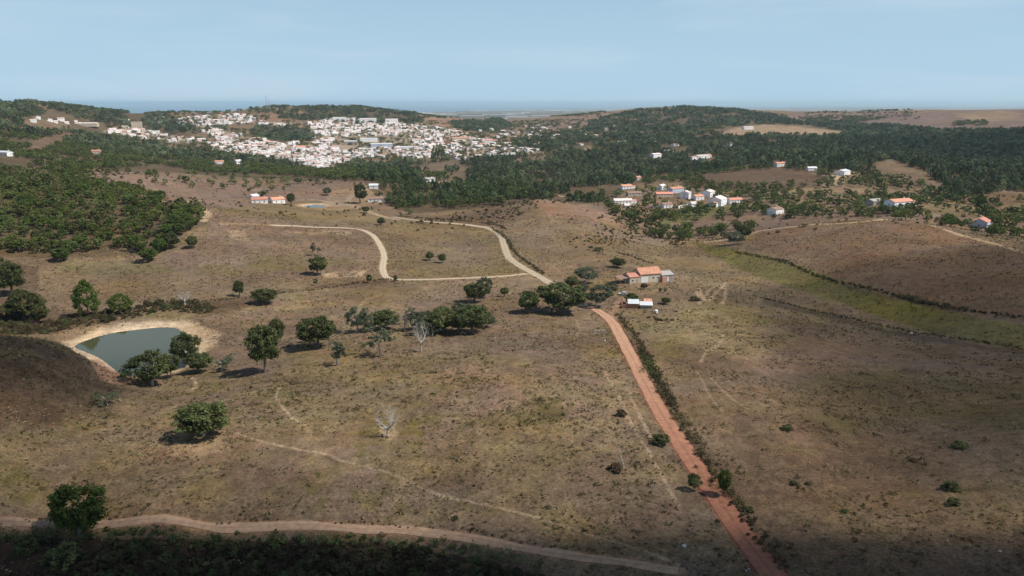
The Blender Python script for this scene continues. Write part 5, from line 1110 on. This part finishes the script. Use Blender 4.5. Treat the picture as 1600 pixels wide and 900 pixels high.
def town_where(px, py):
    if px < 330: return 'ribbon on the left ridge', 'ribbon houses on the left ridge'
    if px < 420: return 'lower left rows of town', 'lower left town houses'
    if px < 520: return 'rows around the church', 'town houses by the church'
    if px < 610: return 'rows under the large white hall', 'town houses under the hall'
    if px < 700: return 'front rows by the poplar clump', 'town houses by the poplars'
    if px < 870: return 'right-hand rows above the pine wood', 'right-hand town houses'
    return 'scattered plots right of the town', 'scattered houses right of the town'
for i in singles:
    k = rt.randrange(12); o = link(bpy.data.objects.new('town_house', TM[k])); o.location = (HP[i][0], HP[i][1], HP[i][2] + .3); o.rotation_euler = (0, 0, radians(rt.choice((32, 36, 42, 50, 125, 130)) + rt.uniform(-8, 8))); s = rt.uniform(.7, 1.1); o.scale = (s, s, rt.uniform(.75, 1.05))
    w_, g_ = town_where(*cand[i]); w_ = w_.replace('of houses ', ''); rn = {'terracotta_tiles': 'terracotta', 'rosy_tiles': 'rosy', 'weathered_tiles': 'faded', 'old_brown_tiles': 'brown'}[TM[k].materials[1].name]; wn_ = 'white' if TM[k].materials[0].name == 'whitewash' else 'cream'
    big_ = 'long ' if TM[k].vertices[1].co.x * 2 * s > 13.5 else 'small ' if TM[k].vertices[1].co.x * 2 * s < 8.5 else ''; st_ = 'two-storey ' if TM[k].vertices[4].co.z > 4 else ''; l_ = '%s%s%s house with %s roof in the %s' % (big_, st_, wn_, rn, w_); tag(o, l_, 'house', l_)
def join_at(name, ids, meshes):
    V = []; Fc = []; Mi = []; off = 0; mats_ = [MT['white'], MT['roof'], MT['glass'], MT['paleroof'], MT['brownroof'], MT['cream'], MT['pinkroof']]; key = {m.name: j for j, m in enumerate(mats_)}
    for i in ids:
        me = meshes[rt.randrange(len(meshes))]; a = np.array([v.co for v in me.vertices]); t = radians(rt.choice((32, 38, 48, 128)) + rt.uniform(-8, 8)); s = rt.uniform(.75, 1.15)
        x = a[:, 0] * cos(t) - a[:, 1] * sin(t); y = a[:, 0] * sin(t) + a[:, 1] * cos(t); V.append(np.column_stack([x * s + HP[i][0], y * s + HP[i][1], a[:, 2] * s + HP[i][2] + .3]))
        for p_ in me.polygons: Fc.append(tuple(k + off for k in p_.vertices)); Mi.append(key[me.materials[p_.material_index].name])
        off += len(a)
    o = link(bpy.data.objects.new(name, mesh_np(name, np.vstack(V), Fc, mats_, Mi))); return tag(o, 'white houses of the upper and farther town quarters', kind='stuff')
if rest: join_at('distant_town', rest, TM)
# large buildings of the town
def big(px, py, w, d, h, lab, rz=15, wall='white', roof='sheet', rise=1.6, st=1, rmin=1300, name='warehouse', cat='warehouse'): return H(px, py, w, d, h, lab, rz, rise=rise, wall=wall, roof=roof, wins=5, storeys=st, chim=False, rmin=rmin, name=name, cat=cat)
big(596,231,50,26,9,'large white and blue hall in the middle of the town', 12, wall='bluewall'); big(632,234,38,18,6,'long white flat-roofed hall right of the blue one', 10); big(576,221,44,20,7,'white hall with blue-grey end behind the large hall', 14)
big(548,226,30,14,8,'long pale block beside the town park', 14, wall='conc'); big(720,220,48,18,8,'long red-roofed block beside the brick tower', 12, roof='roof', wall='cream'); big(765,224,40,16,7,'second long red-roofed block on the right of town', 12, roof='roof', wall='white')
big(530,190,40,16,12,'white apartment block highest on the hillside', 14, roof='paleroof', st=3, name='apartment_block', cat='apartments'); big(575,192,52,16,13,'longest white apartment block under the wooded hill', 12, roof='paleroof', st=3, name='apartment_block', cat='apartments'); big(612,192,40,16,11,'pale apartment block right end of the top row', 12, roof='paleroof', st=3, name='apartment_block', cat='apartments')
p = at_px(469, 236, 1300); CH = empty('church', tuple(p), radians(30)); tag(CH, 'white church with pointed bell tower in the lower town', 'church')
a = MB(); gable_wall(a, 22, 11, 9, 3); a.obj('nave', MT['white'], CH); r = MB(); gable_roof(r, 22, 11, 9, 3); r.obj('roof', MT['roof'], CH); a = MB(); a.box(-15.5, -11.003, -2.3, 2.3, -1, 18); a.obj('tower', MT['white'], CH)
a = MB(); a.add([(-15.8,-2.6,18),(-10.8,-2.6,18),(-10.8,2.6,18),(-15.8,2.6,18),(-13.3,0,24)], [(0,1,4),(1,2,4),(2,3,4),(3,0,4),(3,2,1,0)]); a.obj('spire', MT['white'], CH); window(CH, -13.3, -2.3, 13, 1.4, 2.6)
p = at_px(700, 228, 1300); t = MB(); t.box(-3.5, 3.5, -3.5, 3.5, -1, 20); t.box(-3.9, 3.9, -3.9, 3.9, 20, 20.8); o = t.obj('brick_tower', MT['brick']); tag(o, 'plain reddish tower rising over the right part of town', 'tower'); o.location = tuple(p)
for i, (px, py) in enumerate(((677,251),(682,252),(687,252),(692,251))): tree_px('midpine', px, py, 8, 20, ['leftmost poplar of the dark clump at the town edge','second poplar of the dark clump at the town edge','third poplar of the dark clump at the town edge','rightmost poplar of the dark clump at the town edge'][i], name='poplar_tree', group='poplars at the town edge')
# buildings scattered as specks over the coastal plain
rq = random.Random(9); V = MB()
for _ in range(150):
    px = rq.uniform(560, 1600); r = rq.uniform(9000, 26000); phi = math.atan((px - 800) / F); x, y = sin(phi) * r, cos(phi) * r; z = float(hgt(np.array([x]), np.array([y]))[0]); w = rq.uniform(30, 260); V.box(x - w, x + w, y - 30, y + 30, z - 3, z + rq.uniform(5, 9))
tag(V.obj('plain_settlements', MT['white']), 'pale greenhouses and hamlets on the hazy coastal plain', kind='stuff')

# ------------------------------------------------------------------ haze
hz = MB(); R_ = 180000.; hz.box(-R_, R_, -R_, R_, -300, 130); ho = hz.obj('haze', []); tag(ho, kind='stuff')
hm = bpy.data.materials.new('haze_air'); hm.use_nodes = True; hm.node_tree.nodes.clear(); pv = hm.node_tree.nodes.new('ShaderNodeVolumePrincipled'); out = hm.node_tree.nodes.new('ShaderNodeOutputMaterial')
pv.inputs['Color'].default_value = (.66, .88, 1.0, 1); pv.inputs['Density'].default_value = HAZE_D; pv.inputs['Anisotropy'].default_value = 0.1; hm.node_tree.links.new(pv.outputs[0], out.inputs['Volume']); ho.data.materials.append(hm)

# ------------------------------------------------------------------ clouds added out of view, right and behind, to darken parts of the land
def cloud(cx, cy, ax, ay, az, dens, seed, H=900.):
    off = (SV[0] / SV[2] * H, SV[1] / SV[2] * H); rng = np.random.default_rng(seed); n, m = 48, 24
    th, ph = np.meshgrid(np.linspace(0, 2 * pi, n, endpoint=False), np.linspace(.02, pi - .02, m)); d = np.stack([np.cos(th) * np.sin(ph), np.sin(th) * np.sin(ph), np.cos(ph)], -1)
    k = 1 + .35 * fbm(d[..., 0] * 1.6 + seed, d[..., 1] * 1.6 + d[..., 2], seed, 4)
    v = (d * k[..., None] * (ax, ay, az)).reshape(-1, 3); f = [(j * n + i, (j + 1) * n + i, (j + 1) * n + (i + 1) % n, j * n + (i + 1) % n) for j in range(m - 1) for i in range(n)] + [tuple(range(n)), tuple(range((m - 1) * n, m * n))[::-1]]
    cm = bpy.data.materials.new('shade_cloud_vapour'); cm.use_nodes = True; cm.node_tree.nodes.clear(); pv = cm.node_tree.nodes.new('ShaderNodeVolumePrincipled'); out = cm.node_tree.nodes.new('ShaderNodeOutputMaterial')
    pv.inputs['Color'].default_value = (1, 1, 1, 1); pv.inputs['Density'].default_value = dens; pv.inputs['Anisotropy'].default_value = .3; cm.node_tree.links.new(pv.outputs[0], out.inputs['Volume'])
    o = link(bpy.data.objects.new('cloud', mesh_np('cloud', v, f, cm))); o.location = (cx + off[0], cy + off[1], H); tag(o, kind='structure'); return o
cloud(375, 262, 290, 200, 45, .012, 3)
cloud(1150, 1500, 520, 640, 60, .009, 5, 1100.)
cloud(-70, 86, 165, 58, 34, .09, 8)
cloud(-165, 222, 55, 42, 22, .030, 13)
cloud(30, 100, 300, 78, 30, .008, 21)
